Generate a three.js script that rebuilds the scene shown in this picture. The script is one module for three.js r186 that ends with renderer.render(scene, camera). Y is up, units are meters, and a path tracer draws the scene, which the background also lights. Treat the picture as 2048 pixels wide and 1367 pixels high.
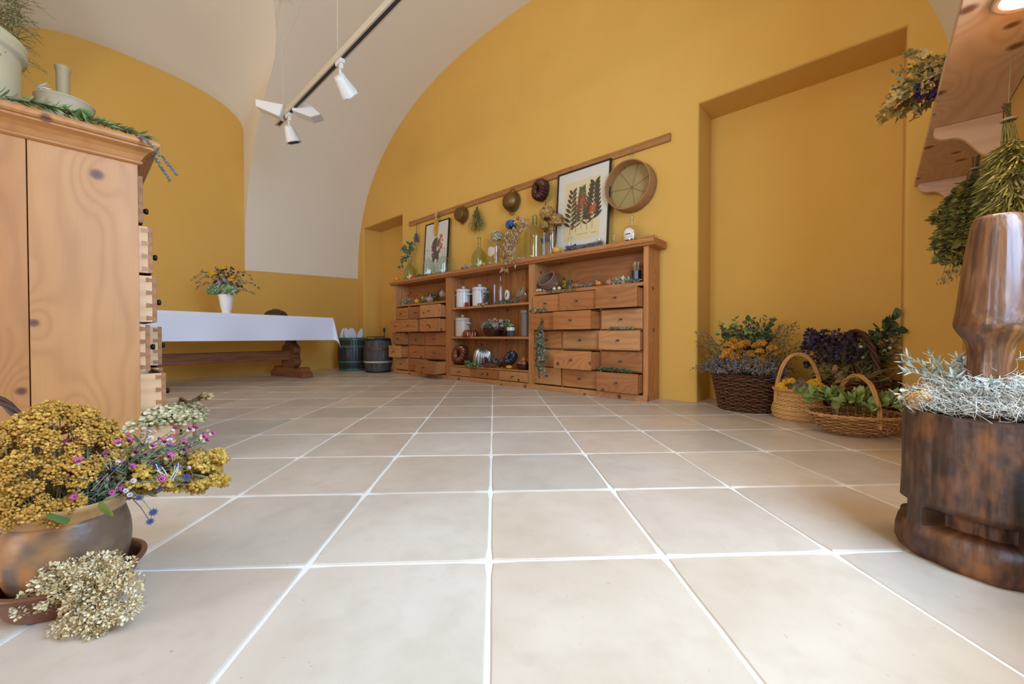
import * as THREE from 'three';
import { mergeGeometries, mergeVertices } from 'three/addons/utils/BufferGeometryUtils.js';
import { RoundedBoxGeometry } from 'three/addons/geometries/RoundedBoxGeometry.js';
import { RectAreaLightUniformsLib } from 'three/addons/lights/RectAreaLightUniformsLib.js';

// ---------- camera, sky, lights, exposure ----------
const scene = new THREE.Scene();
const camera = new THREE.PerspectiveCamera(81.3, 2048 / 1367, 0.05, 60);
camera.rotation.order = 'YXZ';
camera.position.set(0, 0.504, 0);
camera.rotation.set(-0.01416, THREE.MathUtils.degToRad(42.359), 0);
scene.add(camera);
const renderer = new THREE.WebGLRenderer({ antialias: true });
renderer.shadowMap.enabled = true;
renderer.toneMapping = THREE.LinearToneMapping;
renderer.toneMappingExposure = 1.09;
scene.background = new THREE.Color(0xa8ccf6);
RectAreaLightUniformsLib.init();
// daylight entering through the two windows of the right-hand wall and the one behind the camera
function dayLight(col, x, y, z, w, h, tx, ty, tz, power) {
  const l = new THREE.RectAreaLight(col, power, w, h);
  l.position.set(x, y, z); l.lookAt(tx, ty, tz); l.name = 'window_daylight'; scene.add(l);
}
dayLight(0xaed4ff, 0.72, 1.65, -0.78, 0.95, 1.9, -2, 1.6, -0.78, 20.5);
dayLight(0xaed3ff, 0.72, 1.5, 2.35, 1.36, 2.2, -2, 1.5, 2.35, 3.5);
dayLight(0xe6efff, -1.6, 1.25, 3.76, 1.56, 1.7, -1.6, 1.25, 0, 12);
// warm uplighters on the walls behind the camera
for (const [x, y, z, i] of [[0.2, 2.02, 0.95, 5], [-3.2, 2.02, 3.45, 6], [-5.0, 2.02, 3.45, 6]]) {
  const l = new THREE.SpotLight(0xffd27c, i * 0.7, 0, 1.25, 0.5, 2); l.position.set(x, y, z); l.target.position.set(x * 0.6 - 1.0, 4.5, z * 0.5); l.castShadow = true; l.shadow.radius = 16; scene.add(l, l.target);
}

// ---------- helpers ----------
const V = (x, y, z) => new THREE.Vector3(x, y, z);
const rngOf = (s) => () => { s = (s + 0x6d2b79f5) | 0; let t = Math.imul(s ^ (s >>> 15), 1 | s); t = (t + Math.imul(t ^ (t >>> 7), 61 | t)) ^ t; return ((t ^ (t >>> 14)) >>> 0) / 4294967296; };
let R = rngOf(7);
const rr = (a, b) => a + (b - a) * R();
const pick = (a) => a[Math.floor(R() * a.length)];
const clamp = (x, a = 0, b = 1) => Math.min(b, Math.max(a, x));
const mix = (a, b, t) => a + (b - a) * t;
const sst = (a, b, x) => { const t = clamp((x - a) / (b - a)); return t * t * (3 - 2 * t); };
const C = (h) => new THREE.Color(h);
const hash = (i, j, s) => { let h = Math.imul(i, 374761393) + Math.imul(j, 668265263) + Math.imul(s, 974634777); h = Math.imul(h ^ (h >>> 13), 1274126177); return ((h ^ (h >>> 16)) >>> 0) / 4294967296; };
function vnoise(x, y, s = 0, px = 4096, py = 4096) {
  const i = Math.floor(x), j = Math.floor(y), f = x - i, g = y - j, u = f * f * (3 - 2 * f), v = g * g * (3 - 2 * g);
  const w = (a, p) => ((a % p) + p) % p;
  const h = (a, b) => hash(w(a, px), w(b, py), s);
  return mix(mix(h(i, j), h(i + 1, j), u), mix(h(i, j + 1), h(i + 1, j + 1), u), v);
}
const fbm = (x, y, s, px, py) => 0.5 * vnoise(x, y, s, px, py) + 0.3 * vnoise(2 * x, 2 * y, s + 1, 2 * px, 2 * py) + 0.2 * vnoise(4 * x, 4 * y, s + 2, 4 * px, 4 * py);

// textures
function dataTex(w, h, f, srgb = true) {
  const d = new Uint8Array(w * h * 4);
  for (let y = 0; y < h; y++) for (let x = 0; x < w; x++) {
    const c = f(x / w, y / h), k = (y * w + x) * 4;
    if (typeof c === 'number') { d[k] = d[k + 1] = d[k + 2] = clamp(c) * 255; } else { d[k] = clamp(c[0]) * 255; d[k + 1] = clamp(c[1]) * 255; d[k + 2] = clamp(c[2]) * 255; }
    d[k + 3] = 255;
  }
  const t = new THREE.DataTexture(d, w, h); t.wrapS = t.wrapT = THREE.RepeatWrapping; t.magFilter = THREE.LinearFilter; t.minFilter = THREE.LinearMipmapLinearFilter; t.generateMipmaps = true;
  if (srgb) t.colorSpace = THREE.SRGBColorSpace; t.needsUpdate = true; return t;
}
const hex3 = (h) => [(h >> 16 & 255) / 255, (h >> 8 & 255) / 255, (h & 255) / 255];
const mix3 = (a, b, t) => [mix(a[0], b[0], t), mix(a[1], b[1], t), mix(a[2], b[2], t)];
// a 0.5 m x 1 m piece of timber, grain along v
function woodField(seed, lines, knots) {
  const ks = []; const q = rngOf(seed * 77 + 5);
  for (let i = 0; i < knots; i++) ks.push([0.12 + 0.76 * q(), 0.08 + 0.84 * q(), 0.016 + 0.018 * q(), q() < 0.5 ? -1 : 1]);
  return (x, y) => {
    let g = x * lines + 2.2 * fbm(x * 3, y * 2, seed, 3, 2) + 0.5 * vnoise(x * 12, y * 5, seed + 9, 12, 5), kn = 0;
    for (const [kx, ky, r, s] of ks) {
      const dx = (x - kx) / 2, dy = (y - ky), e = dx * dx / (r * r) + dy * dy / (r * r * 3.2);
      g += s * 2.6 * Math.exp(-e * 0.22); const e2 = (dx * dx + dy * dy) / (r * r * 0.34); kn = Math.max(kn, Math.exp(-e2 * e2 * 0.8));
    }
    const w = Math.sin(g * 6.283), ring = 0.5 + 0.5 * w;
    const fine = vnoise(x * 180, y * 14, seed + 3, 180, 14);
    return [ring * ring * 0.75 + 0.25 * fine, kn, fbm(x * 4, y * 3, seed + 20, 4, 3)];
  };
}
function woodMat(seed, light, dark, knot, o = {}) {
  const f = woodField(seed, o.lines ?? 9, o.knots ?? 3), a = hex3(light), b = hex3(dark), k = hex3(knot);
  const map = dataTex(384, 768, (x, y) => { const [g, kn, m] = f(x, y); let c = mix3(a, b, g * 0.55 + (m - 0.5) * 0.75); c = mix3(c, k, kn * 0.85); return c; });
  const bump = dataTex(384, 768, (x, y) => { const [g, kn] = f(x, y); return 0.8 - 0.4 * g - 0.3 * kn; }, false);
  return new THREE.MeshStandardMaterial({ map, bumpMap: bump, bumpScale: o.bump ?? 0.0006, roughness: o.rough ?? 0.62, color: o.color ?? 0xffffff });
}
const tint = (m, col, rough) => { const c = m.clone(); c.color.set(col); if (rough !== undefined) c.roughness = rough; return c; };
const plain = (col, rough = 0.7, o = {}) => new THREE.MeshStandardMaterial({ color: col, roughness: rough, ...o });

const M = {};
M.pine = woodMat(3, 0xc48a52, 0xa46a38, 0x55331c, { knots: 3 });
M.pineB = tint(M.pine, 0xf2e2d2); M.pineC = tint(M.pine, 0xd8c4b0); M.pineD = tint(M.pine, 0xffefe0);
M.pineDark = tint(M.pine, 0xa8907c);
M.front = [M.pine, M.pineB, M.pineC, tint(M.pine, 0xe6cdb4)];
M.honey = woodMat(11, 0xc08549, 0xaa7038, 0x54301e, { knots: 9, lines: 7, rough: 0.5 });
M.honeyTrim = tint(M.honey, 0xf4ece4);
M.paleWood = woodMat(17, 0xdcb284, 0xc3935f, 0x7a5636, { knots: 1, lines: 11, rough: 0.7 });
M.tailDark = woodMat(19, 0xa9764a, 0x83552f, 0x4a2c18, { knots: 0, lines: 13, rough: 0.7 });
M.shelfWood = woodMat(23, 0xd8b08a, 0xc2946a, 0x6a4026, { knots: 6, lines: 8, rough: 0.6 });
M.tableWood = woodMat(29, 0x875230, 0x5c341c, 0x321c10, { knots: 1, lines: 7, rough: 0.45 });
M.railWood = woodMat(31, 0xb0783e, 0x8a5726, 0x4a2a12, { knots: 1, lines: 12, rough: 0.5 });
const plasterBump = dataTex(512, 512, (x, y) => 0.5 * fbm(x * 24, y * 24, 61, 24, 24) + 0.5 * fbm(x * 6, y * 6, 71, 6, 6), false);
const ochreMap = dataTex(512, 512, (x, y) => { const m = fbm(x * 5, y * 5, 91, 5, 5) - 0.5, n = fbm(x * 40, y * 40, 97, 40, 40) - 0.5; return mix3(hex3(0xdaa84e), hex3(0xdcac54), 0.5 + m + 0.3 * n); });
M.ochre = new THREE.MeshStandardMaterial({ map: ochreMap, bumpMap: plasterBump, bumpScale: 0.0012, roughness: 0.93 });
M.white = new THREE.MeshStandardMaterial({ color: 0xe8dcc6, bumpMap: plasterBump, bumpScale: 0.0015, roughness: 0.95 });
M.grout = new THREE.MeshStandardMaterial({ color: 0xe8e4da, bumpMap: plasterBump, bumpScale: 0.001, roughness: 0.95 });
const stoneMap = dataTex(768, 768, (x, y) => {
  const m = fbm(x * 5, y * 5, 131, 5, 5), n = fbm(x * 30, y * 30, 137, 30, 30), p = vnoise(x * 150, y * 150, 139, 150, 150);
  let c = mix3(hex3(0xc9b9a4), hex3(0xd9cdbc), clamp(m * 1.5 - 0.3)); c = mix3(c, hex3(0xbfae9a), clamp(n * 1.6 - 0.7) * 0.5); return p > 0.985 ? mix3(c, hex3(0x8f7d68), 0.5) : c;
});
const stoneRough = dataTex(512, 512, (x, y) => 0.55 + 0.35 * fbm(x * 12, y * 12, 151, 12, 12), false);
const stoneBump = dataTex(512, 512, (x, y) => 0.6 * fbm(x * 8, y * 8, 161, 8, 8) + 0.4 * fbm(x * 60, y * 60, 167, 60, 60), false);
M.stone = [0xf9f9f8, 0xf0ece9, 0xfaf5ee, 0xeaeae8, 0xf4f0ec].map((c) => new THREE.MeshStandardMaterial({ map: stoneMap, roughnessMap: stoneRough, bumpMap: stoneBump, bumpScale: 0.0008, roughness: 0.48, color: c }));
M.vc = new THREE.MeshStandardMaterial({ vertexColors: true, roughness: 0.9, side: THREE.DoubleSide });
M.leafy = new THREE.MeshPhysicalMaterial({ vertexColors: true, roughness: 0.75, side: THREE.DoubleSide });
M.glass = new THREE.MeshPhysicalMaterial({ color: 0xf6f8f7, transmission: 1, thickness: 0, roughness: 0.06, ior: 1.65 });
M.glassGreen = new THREE.MeshPhysicalMaterial({ color: 0xdeecd0, transmission: 1, thickness: 0, roughness: 0.06, ior: 1.65 });
M.glassTeal = new THREE.MeshPhysicalMaterial({ color: 0xeaf5f3, transmission: 1, thickness: 0, roughness: 0.06, ior: 1.65 });
M.glassPale = new THREE.MeshPhysicalMaterial({ color: 0xf3f6ea, transmission: 1, thickness: 0, roughness: 0.06, ior: 1.65 });
M.crock = plain(0xdcdad4, 0.22); M.crockCream = plain(0xcfbfa8, 0.3);
M.blueLine = plain(0x7d8ea4, 0.3);
M.copper = plain(0x8a5540, 0.32, { metalness: 0.85 }); M.copperDark = plain(0x5c3a30, 0.36, { metalness: 0.8 });
M.silver = plain(0xb9b9b6, 0.28, { metalness: 0.9 }); M.steelDark = plain(0x4d5257, 0.3, { metalness: 0.8 });
M.brass = plain(0x7b6236, 0.42, { metalness: 0.8 });
M.pewter = plain(0x625a50, 0.45, { metalness: 0.5 }); M.iron = plain(0x2b2724, 0.5, { metalness: 0.6 });
M.whiteLamp = plain(0xe2ddd2, 0.45); M.trackCol = plain(0xcdbfa6, 0.5); M.slot = plain(0x3b342c, 0.6);
M.black = plain(0x17120f, 0.4); M.label = plain(0xe9ddcd, 0.8);
M.cloth = new THREE.MeshStandardMaterial({ color: 0xdfe3f0, roughness: 0.95, side: THREE.DoubleSide });
M.vase = plain(0xeeeae6, 0.25);
M.string = plain(0x9c8b6c, 0.9);
const clayMap = dataTex(512, 512, (x, y) => { const m = fbm(x * 4, y * 4, 211, 4, 4), n = fbm(x * 16, y * 16, 217, 16, 16), b = fbm(x * 5, y * 3, 229, 5, 3); let c = mix3(hex3(0xb9864e), hex3(0x8f5c32), clamp(m * 1.6 - 0.3)); c = mix3(c, hex3(0x54463c), sst(0.5, 0.64, b) * 0.8); return mix3(c, hex3(0xc69a64), clamp(n * 2 - 1.1) * 0.4); });
M.clay = new THREE.MeshStandardMaterial({ map: clayMap, bumpMap: stoneBump, bumpScale: 0.001, roughness: 0.42 });
const dishMap = dataTex(256, 256, (x, y) => mix3(hex3(0x5f3420), hex3(0x7c4a2e), clamp(fbm(x * 6, y * 6, 231, 6, 6) * 1.5 - 0.2)));
M.dish = new THREE.MeshStandardMaterial({ map: dishMap, roughness: 0.35 });
const oldMap = dataTex(512, 512, (x, y) => {
  const g = 0.6 * vnoise(x * 60, y * 7, 241, 60, 7) + 0.4 * vnoise(x * 150, y * 30, 243, 150, 30), m = fbm(x * 9, y * 6, 247, 9, 6), h = fbm(x * 24, y * 18, 251, 24, 18);
  let c = mix3(hex3(0x5a3822), hex3(0x2e1d15), clamp(g * 1.3 - 0.15)); c = mix3(c, hex3(0x9c6230), clamp(m * 2.8 - 1.25) * 0.85); c = mix3(c, hex3(0x4e4440), clamp(h * 2 - 1.0) * 0.6);
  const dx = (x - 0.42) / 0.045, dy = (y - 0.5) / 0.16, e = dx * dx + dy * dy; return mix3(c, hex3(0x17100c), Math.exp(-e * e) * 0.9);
});
const oldBump = dataTex(512, 512, (x, y) => 0.55 * vnoise(x * 46, y * 5, 241, 46, 5) + 0.45 * fbm(x * 24, y * 16, 261, 24, 16), false);
M.old = new THREE.MeshStandardMaterial({ map: oldMap, bumpMap: oldBump, bumpScale: 0.004, roughness: 0.55 });
const pestleMap = dataTex(512, 512, (x, y) => { const g = vnoise(x * 60, y * 9, 271, 60, 9), m = fbm(x * 14, y * 12, 277, 14, 12), k = fbm(x * 22, y * 8, 281, 22, 8); let c = mix3(hex3(0x7c4f30), hex3(0x5a3620), g); c = mix3(c, hex3(0xa58468), clamp(m * 2.4 - 1.2) * 0.55); return mix3(c, hex3(0x4a3226), sst(0.53, 0.68, k) * 0.6); });
M.pestle = new THREE.MeshPhysicalMaterial({ specularIntensity: 0.9, map: pestleMap, bumpMap: oldBump, bumpScale: 0.0025, roughness: 0.3 });
const crockSpeck = dataTex(512, 512, (x, y) => { const n = fbm(x * 10, y * 10, 291, 10, 10), s = vnoise(x * 64, y * 64, 293, 64, 64); let c = mix3(hex3(0xc9b893), hex3(0xb7a57c), n); return s > 0.965 ? mix3(c, hex3(0x6a5238), 0.7) : c; });
M.oldCrock = new THREE.MeshStandardMaterial({ map: crockSpeck, roughness: 0.35, bumpMap: stoneBump, bumpScale: 0.0006 });
M.marble = new THREE.MeshStandardMaterial({ map: dataTex(256, 256, (x, y) => mix3(hex3(0xb9a684), hex3(0xa08c6a), fbm(x * 9, y * 9, 301, 9, 9))), roughness: 0.7, bumpMap: stoneBump, bumpScale: 0.001 });
M.dowel = plain(0x9c865f, 0.6);
const barrelMap = (a, b, s) => dataTex(256, 256, (x, y) => mix3(hex3(a), hex3(b), clamp(1.7 * fbm(x * 20, y * 4, s, 20, 4) - 0.4)));
M.barrelDark = new THREE.MeshStandardMaterial({ map: barrelMap(0x38393a, 0x23211f, 311), roughness: 0.4 });
M.barrelOld = new THREE.MeshStandardMaterial({ map: barrelMap(0x57524b, 0x2b2826, 317), roughness: 0.6, bumpMap: oldBump, bumpScale: 0.002 });
M.greenHoop = plain(0x3c6b4c, 0.35); M.rustHoop = plain(0x5b3a2e, 0.5, { metalness: 0.3 }); M.boneHoop = plain(0xb3a993, 0.6);
M.willow = plain(0x6e4428, 0.6); M.willowDark = plain(0x452818, 0.6); M.cane = plain(0xdcae6c, 0.6); M.canePale = plain(0xc88f4c, 0.6); M.splitWillow = plain(0x9a6a3c, 0.55); M.splitPale = plain(0xbb8a52, 0.55);

// meshes and things
const used = {};
const numbered = (n) => { const k = used[n] = (used[n] ?? -1) + 1; return k ? n + '_' + String(k).padStart(3, '0') : n; };
function mesh(name, g, m, parent, kind) {
  const o = new THREE.Mesh(g, m); o.castShadow = o.receiveShadow = true;
  if (parent) { o.name = name; parent.add(o); } else { o.name = numbered(name); scene.add(o); }
  if (kind) o.userData.kind = kind; return o;
}
function tag(o, label, category, group) { o.userData.label = label; o.userData.category = category; if (group) o.userData.group = group; return o; }
function thing(name, label, category, p = [0, 0, 0], turn = 0, group) {
  const o = new THREE.Group(); o.name = numbered(name); o.position.set(...p); o.rotation.y = turn; scene.add(o); return tag(o, label, category, group);
}
const struct = (name, g, m) => { const o = mesh(name, g, m); o.userData.kind = 'structure'; return o; };

// geometry helpers
function uvBox(g, grain = 'y', su = 0.5, sv = 1) {            // metre uv, v along the grain
  if (g.index) g = g.toNonIndexed();
  const p = g.attributes.position, n = g.attributes.normal, uv = new Float32Array(p.count * 2), ou = R(), ov = R();
  for (let i = 0; i < p.count; i += 3) {
    const nx = Math.abs(n.getX(i) + n.getX(i + 1) + n.getX(i + 2)), ny = Math.abs(n.getY(i) + n.getY(i + 1) + n.getY(i + 2)), nz = Math.abs(n.getZ(i) + n.getZ(i + 1) + n.getZ(i + 2));
    const ax = nx >= ny && nx >= nz ? 'x' : ny >= nz ? 'y' : 'z';
    let r = ['x', 'y', 'z'].filter((a) => a !== ax); let v = r.includes(grain) ? grain : r[1]; let u = r.find((a) => a !== v);
    for (let k = i; k < i + 3; k++) { const q = { x: p.getX(k), y: p.getY(k), z: p.getZ(k) }; uv[2 * k] = q[u] / su + ou; uv[2 * k + 1] = q[v] / sv + ov; }
  }
  g.setAttribute('uv', new THREE.BufferAttribute(uv, 2)); return g;
}
function box(w, h, d, x, y, z, grain = 'y', bev = 0.002) {    // centre x, bottom y, centre z
  const g = bev > 0 ? new RoundedBoxGeometry(w, h, d, 1, Math.min(bev, w / 2.2, h / 2.2, d / 2.2)) : new THREE.BoxGeometry(w, h, d);
  g.translate(x, y + h / 2, z); return uvBox(g, grain);
}
const bx = (x0, x1, y0, y1, z0, z1, grain, bev) => box(x1 - x0, y1 - y0, z1 - z0, (x0 + x1) / 2, y0, (z0 + z1) / 2, grain, bev);
const merge = (a) => mergeGeometries(a.map((g) => { const q = g.index ? g.toNonIndexed() : g; for (const k of Object.keys(q.attributes)) if (!['position', 'normal', 'uv'].includes(k)) q.deleteAttribute(k); return q; }));
const lathe = (pts, seg = 32) => new THREE.LatheGeometry(pts.map(([r, y]) => new THREE.Vector2(Math.max(r, 0.0001), y)), seg);
function smooth(pts, n = 24) { const c = new THREE.CatmullRomCurve3(pts.map(([r, y]) => V(r, y, 0)), false, 'centripetal'); return c.getPoints(n).map((p) => [p.x, p.y]); }
const curve = (pts) => new THREE.CatmullRomCurve3(pts.map((p) => (p.isVector3 ? p : V(...p))));
const tubeG = (pts, r, seg = 24, sides = 8, closed = false) => { const c = curve(pts); c.closed = closed; return new THREE.TubeGeometry(c, seg, r, sides, closed); };
function grid(nu, nv, f, uvf) {                               // surface from f(u, v)
  const p = [], uv = [], ix = [];
  for (let j = 0; j <= nv; j++) for (let i = 0; i <= nu; i++) { const q = f(i / nu, j / nv); p.push(q.x, q.y, q.z); const t = uvf ? uvf(i / nu, j / nv, q) : [i / nu, j / nv]; uv.push(t[0], t[1]); }
  for (let j = 0; j < nv; j++) for (let i = 0; i < nu; i++) { const a = j * (nu + 1) + i, b = a + 1, c = a + nu + 1, d = c + 1; ix.push(a, b, c, b, d, c); }
  const g = new THREE.BufferGeometry(); g.setAttribute('position', new THREE.Float32BufferAttribute(p, 3)); g.setAttribute('uv', new THREE.Float32BufferAttribute(uv, 2)); g.setIndex(ix); g.computeVertexNormals(); return g;
}
// builder for plants: many small shapes with vertex colours in one mesh
class MB {
  constructor() { this.p = []; this.n = []; this.c = []; this.i = []; this.k = 0; }
  add(g, m, col, jit = 0.12) {
    const a = g.attributes.position.array, b = g.attributes.normal.array, e = m.elements, N = a.length / 3, j = 1 + (R() - 0.5) * 2 * jit, r = col.r * j, gg = col.g * j, bb = col.b * j;
    for (let q = 0; q < N; q++) {
      const x = a[3 * q], y = a[3 * q + 1], z = a[3 * q + 2], s = b[3 * q], t = b[3 * q + 1], w = b[3 * q + 2];
      this.p.push(e[0] * x + e[4] * y + e[8] * z + e[12], e[1] * x + e[5] * y + e[9] * z + e[13], e[2] * x + e[6] * y + e[10] * z + e[14]);
      let nx = e[0] * s + e[4] * t + e[8] * w, ny = e[1] * s + e[5] * t + e[9] * w, nz = e[2] * s + e[6] * t + e[10] * w; const l = Math.hypot(nx, ny, nz) || 1;
      this.n.push(nx / l, ny / l, nz / l); this.c.push(r, gg, bb);
    }
    if (g.index) for (const q of g.index.array) this.i.push(q + this.k); else for (let q = 0; q < N; q++) this.i.push(q + this.k);
    this.k += N; return this;
  }
  tube(pts, r0, r1, col, sides = 4) {
    const n = pts.length, f = V(0, 0, 0), s = V(0, 0, 0), u = V(0, 0, 0), j = 1 + (R() - 0.5) * 0.24;
    for (let q = 0; q < n; q++) {
      f.subVectors(pts[Math.min(q + 1, n - 1)], pts[Math.max(q - 1, 0)]).normalize(); s.set(f.y, f.z, f.x).cross(f); if (s.lengthSq() < 1e-6) s.set(1, 0, 0); s.normalize(); u.crossVectors(f, s);
      const r = mix(r0, r1, q / (n - 1));
      for (let k = 0; k < sides; k++) { const a = (k / sides) * 6.2832, ca = Math.cos(a), sa = Math.sin(a), x = s.x * ca + u.x * sa, y = s.y * ca + u.y * sa, z = s.z * ca + u.z * sa; this.p.push(pts[q].x + x * r, pts[q].y + y * r, pts[q].z + z * r); this.n.push(x, y, z); this.c.push(col.r * j, col.g * j, col.b * j); }
      if (q) for (let k = 0; k < sides; k++) { const k2 = (k + 1) % sides, a = this.k + (q - 1) * sides; this.i.push(a + k, a + k2, a + sides + k, a + k2, a + sides + k2, a + sides + k); }
    }
    this.k += n * sides; return this;
  }
  geo() {
    const g = new THREE.BufferGeometry();
    g.setAttribute('position', new THREE.Float32BufferAttribute(this.p, 3)); g.setAttribute('normal', new THREE.Float32BufferAttribute(this.n, 3)); g.setAttribute('color', new THREE.Float32BufferAttribute(this.c, 3)); g.setIndex(this.i); return g;
  }
  build(name, parent, kind, mat = M.vc) { return this.k ? mesh(name, this.geo(), mat, parent, kind) : null; }
}
const _m = new THREE.Matrix4(), _q = new THREE.Quaternion(), _r = new THREE.Quaternion(), UP = V(0, 1, 0);
function pose(p, dir, s = 1, roll = rr(0, 6.28), sy = s, sz = s) {  // +y of the shape along dir
  _q.setFromUnitVectors(UP, dir.clone().normalize()); _r.setFromAxisAngle(UP, roll); _q.multiply(_r);
  return _m.clone().compose(p, _q, V(s, sy, sz));
}
const rdir = () => V(rr(-1, 1), rr(-1, 1), rr(-1, 1)).normalize();
// little plant shapes, unit sized
const G = {};
G.bit = new THREE.OctahedronGeometry(1, 0);
G.blob = new THREE.IcosahedronGeometry(1, 0);
G.ball = new THREE.IcosahedronGeometry(1, 1);
function leafG(w, bend, fold, n = 4) {                         // length 1 along y
  return grid(2, n, (u, v) => { const x = (u - 0.5) * w * Math.pow(Math.sin(Math.PI * (0.04 + 0.93 * Math.pow(v, 0.8))), 0.8); return V(x, v - bend * v * v * 0.15, fold * Math.abs(x) + bend * v * v * 0.4); });
}
G.leaf = leafG(0.42, 0.5, 0.35); G.leafWide = leafG(0.7, 0.4, 0.25, 5); G.leafThin = leafG(0.2, 0.6, 0.3); G.leafSmall = leafG(0.5, 0.3, 0.2, 2); G.blade = leafG(0.08, 0.9, 0.2, 5);
function flowerG(n, w, cup, rings = 1) { const a = []; for (let k = 0; k < rings; k++) for (let i = 0; i < n; i++) { const g = leafG(w, 0.2, 0.15, 2); g.rotateX(Math.PI / 2 - cup - k * 0.45); g.scale(1 - k * 0.28, 1 - k * 0.28, 1 - k * 0.28); g.rotateY(((i + k * 0.5) / n) * 6.2832); a.push(g); } return mergeGeometries(a); }
G.floret = flowerG(4, 0.75, 0.35); G.daisy = flowerG(9, 0.4, 0.5, 2); G.star = flowerG(6, 0.35, 0.6);
G.straw = flowerG(10, 0.42, 0.9, 3);
const cols = (...h) => h.map((x) => C(x));

// ---------- the room ----------
const ZC = -3.19, XR = 0.345, ZB = 3.6, NE = 2.3;
const xL = (z) => -6.40 + 0.149 * (z + 3.19);
const spring = (z) => 1.463 - 0.052 * (z + 3.19);
const bc = (z) => (xL(z) + XR) / 2, bh = (z) => (XR - xL(z)) / 2 - 0.004;
const barrel = (z, a) => { const c = Math.cos(a), s = Math.sin(a), e = 2 / NE; return V(bc(z) + bh(z) * Math.sign(c) * Math.pow(Math.abs(c), e), spring(z) + (3.96 - spring(z)) * Math.pow(Math.abs(s), e), z); };
const bays = [{ s: -1, z0: -1.515, z1: 0.42, side: 3.15, rise: 0.37, k: 0.17 }, { s: 1, z0: -1.56, z1: 0.2, side: 2.75, rise: 0.5, k: 0.28 }, { s: 1, z0: 1.4, z1: 3.3, side: 2.75, rise: 0.5, k: 0.28 }];
const bayTop = (b, z) => { const q = Math.abs((z - (b.z0 + b.z1) / 2) / ((b.z1 - b.z0) / 2)); return b.side + b.rise * Math.pow(Math.max(0, 1 - Math.pow(q, 2.4)), 1 / 2.4); };
const slope = (d) => 0.45 * (1 - Math.exp(-d / 1.05));
const wallX = (b, z) => (b.s < 0 ? xL(z) : XR);
function groin(b, z) {                                          // angle at which the cross vault meets the barrel
  const base = bayTop(b, z); let a0 = b.s < 0 ? Math.PI : 0;
  for (let i = 1; i <= 400; i++) { const a = b.s < 0 ? Math.PI - (i / 400) * (Math.PI / 2) : (i / 400) * (Math.PI / 2); const p = barrel(z, a); if (p.y > base + slope(Math.abs(p.x - wallX(b, z)))) { return (a + a0) / 2; } a0 = a; }
  return Math.PI / 2;
}
{
  const parts = [], cuts = [...new Set([ZC - 0.02, ZB + 0.02, ...bays.flatMap((b) => [b.z0, b.z1])])].sort((a, b) => a - b);
  for (let i = 0; i + 1 < cuts.length; i++) {
    const z0 = cuts[i], z1 = cuts[i + 1], zm = (z0 + z1) / 2, L = bays.find((b) => b.s < 0 && zm > b.z0 && zm < b.z1), Rr = bays.find((b) => b.s > 0 && zm > b.z0 && zm < b.z1), n = Math.max(2, Math.ceil((z1 - z0) / 0.03));
    parts.push(grid(64, n, (u, v) => { const z = clamp(mix(z0, z1, 0.5 - 0.5 * Math.cos(Math.PI * v)), z0 + 1e-4, z1 - 1e-4); return barrel(z, mix(L ? groin(L, z) : Math.PI, Rr ? groin(Rr, z) : 0, u)); }));
  }
  for (const b of bays) {
    parts.push(grid(24, 72, (u, v) => { const z = clamp(mix(b.z0, b.z1, 0.5 - 0.5 * Math.cos(Math.PI * v)), b.z0 + 1e-4, b.z1 - 1e-4), g = barrel(z, groin(b, z)), x = mix(wallX(b, z) + b.s * 0.02, g.x, u); return V(x, bayTop(b, z) + slope(Math.abs(x - wallX(b, z))), z); }));
    for (const z of [b.z0, b.z1]) {
      const zi = clamp(z, b.z0 + 1e-4, b.z1 - 1e-4), g = groin(b, zi), a0 = b.s < 0 ? Math.PI : 0;
      parts.push(grid(8, 40, (u, v) => { const p = barrel(zi, mix(a0, g, v)), x = mix(wallX(b, z) + b.s * 0.02, p.x, u), top = bayTop(b, zi) + slope(Math.abs(x - wallX(b, zi))); return V(x, Math.min(p.y, top), zi); }));
      parts.push(grid(8, 8, (u, v) => { const p = barrel(zi, g), x = mix(wallX(b, zi) + b.s * 0.02, p.x, u), top = bayTop(b, zi) + slope(Math.abs(x - wallX(b, zi))); return V(x, mix(Math.min(p.y, top), top, v), zi); }));
    }
  }
  const vault = merge(parts); vault.computeVertexNormals();
  { const w = mergeVertices(vault.deleteAttribute('normal'), 1e-3); vault.copy(w); }
  const p = vault.attributes.position, uv = vault.attributes.uv; for (let i = 0; i < p.count; i++) uv.setXY(i, p.getX(i) + p.getY(i) * 0.3, p.getZ(i) + p.getY(i) * 0.5);
  const flat = vault.toNonIndexed(); flat.computeVertexNormals();
  // soften normals except over the sharp groins
  const key = (i) => Math.round(flat.attributes.position.getX(i) * 500) + ',' + Math.round(flat.attributes.position.getY(i) * 500) + ',' + Math.round(flat.attributes.position.getZ(i) * 500), acc = new Map(), N = flat.attributes.normal;
  for (let i = 0; i < N.count; i++) { const k = key(i); if (!acc.has(k)) acc.set(k, []); acc.get(k).push(V(N.getX(i), N.getY(i), N.getZ(i))); }
  const out = new Float32Array(N.count * 3);
  for (let i = 0; i < N.count; i++) { const me = V(N.getX(i), N.getY(i), N.getZ(i)), s = V(0, 0, 0); for (const q of acc.get(key(i))) if (q.dot(me) > 0.85) s.add(q); s.normalize(); out.set([s.x, s.y, s.z], 3 * i); }
  flat.setAttribute('normal', new THREE.BufferAttribute(out, 3));
  const roof = new THREE.BoxGeometry(8, 0.3, 8).toNonIndexed(); roof.translate(-3, 4.45, 0.2);
  struct('ceiling', merge([flat, roof]), M.white);
}
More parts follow.
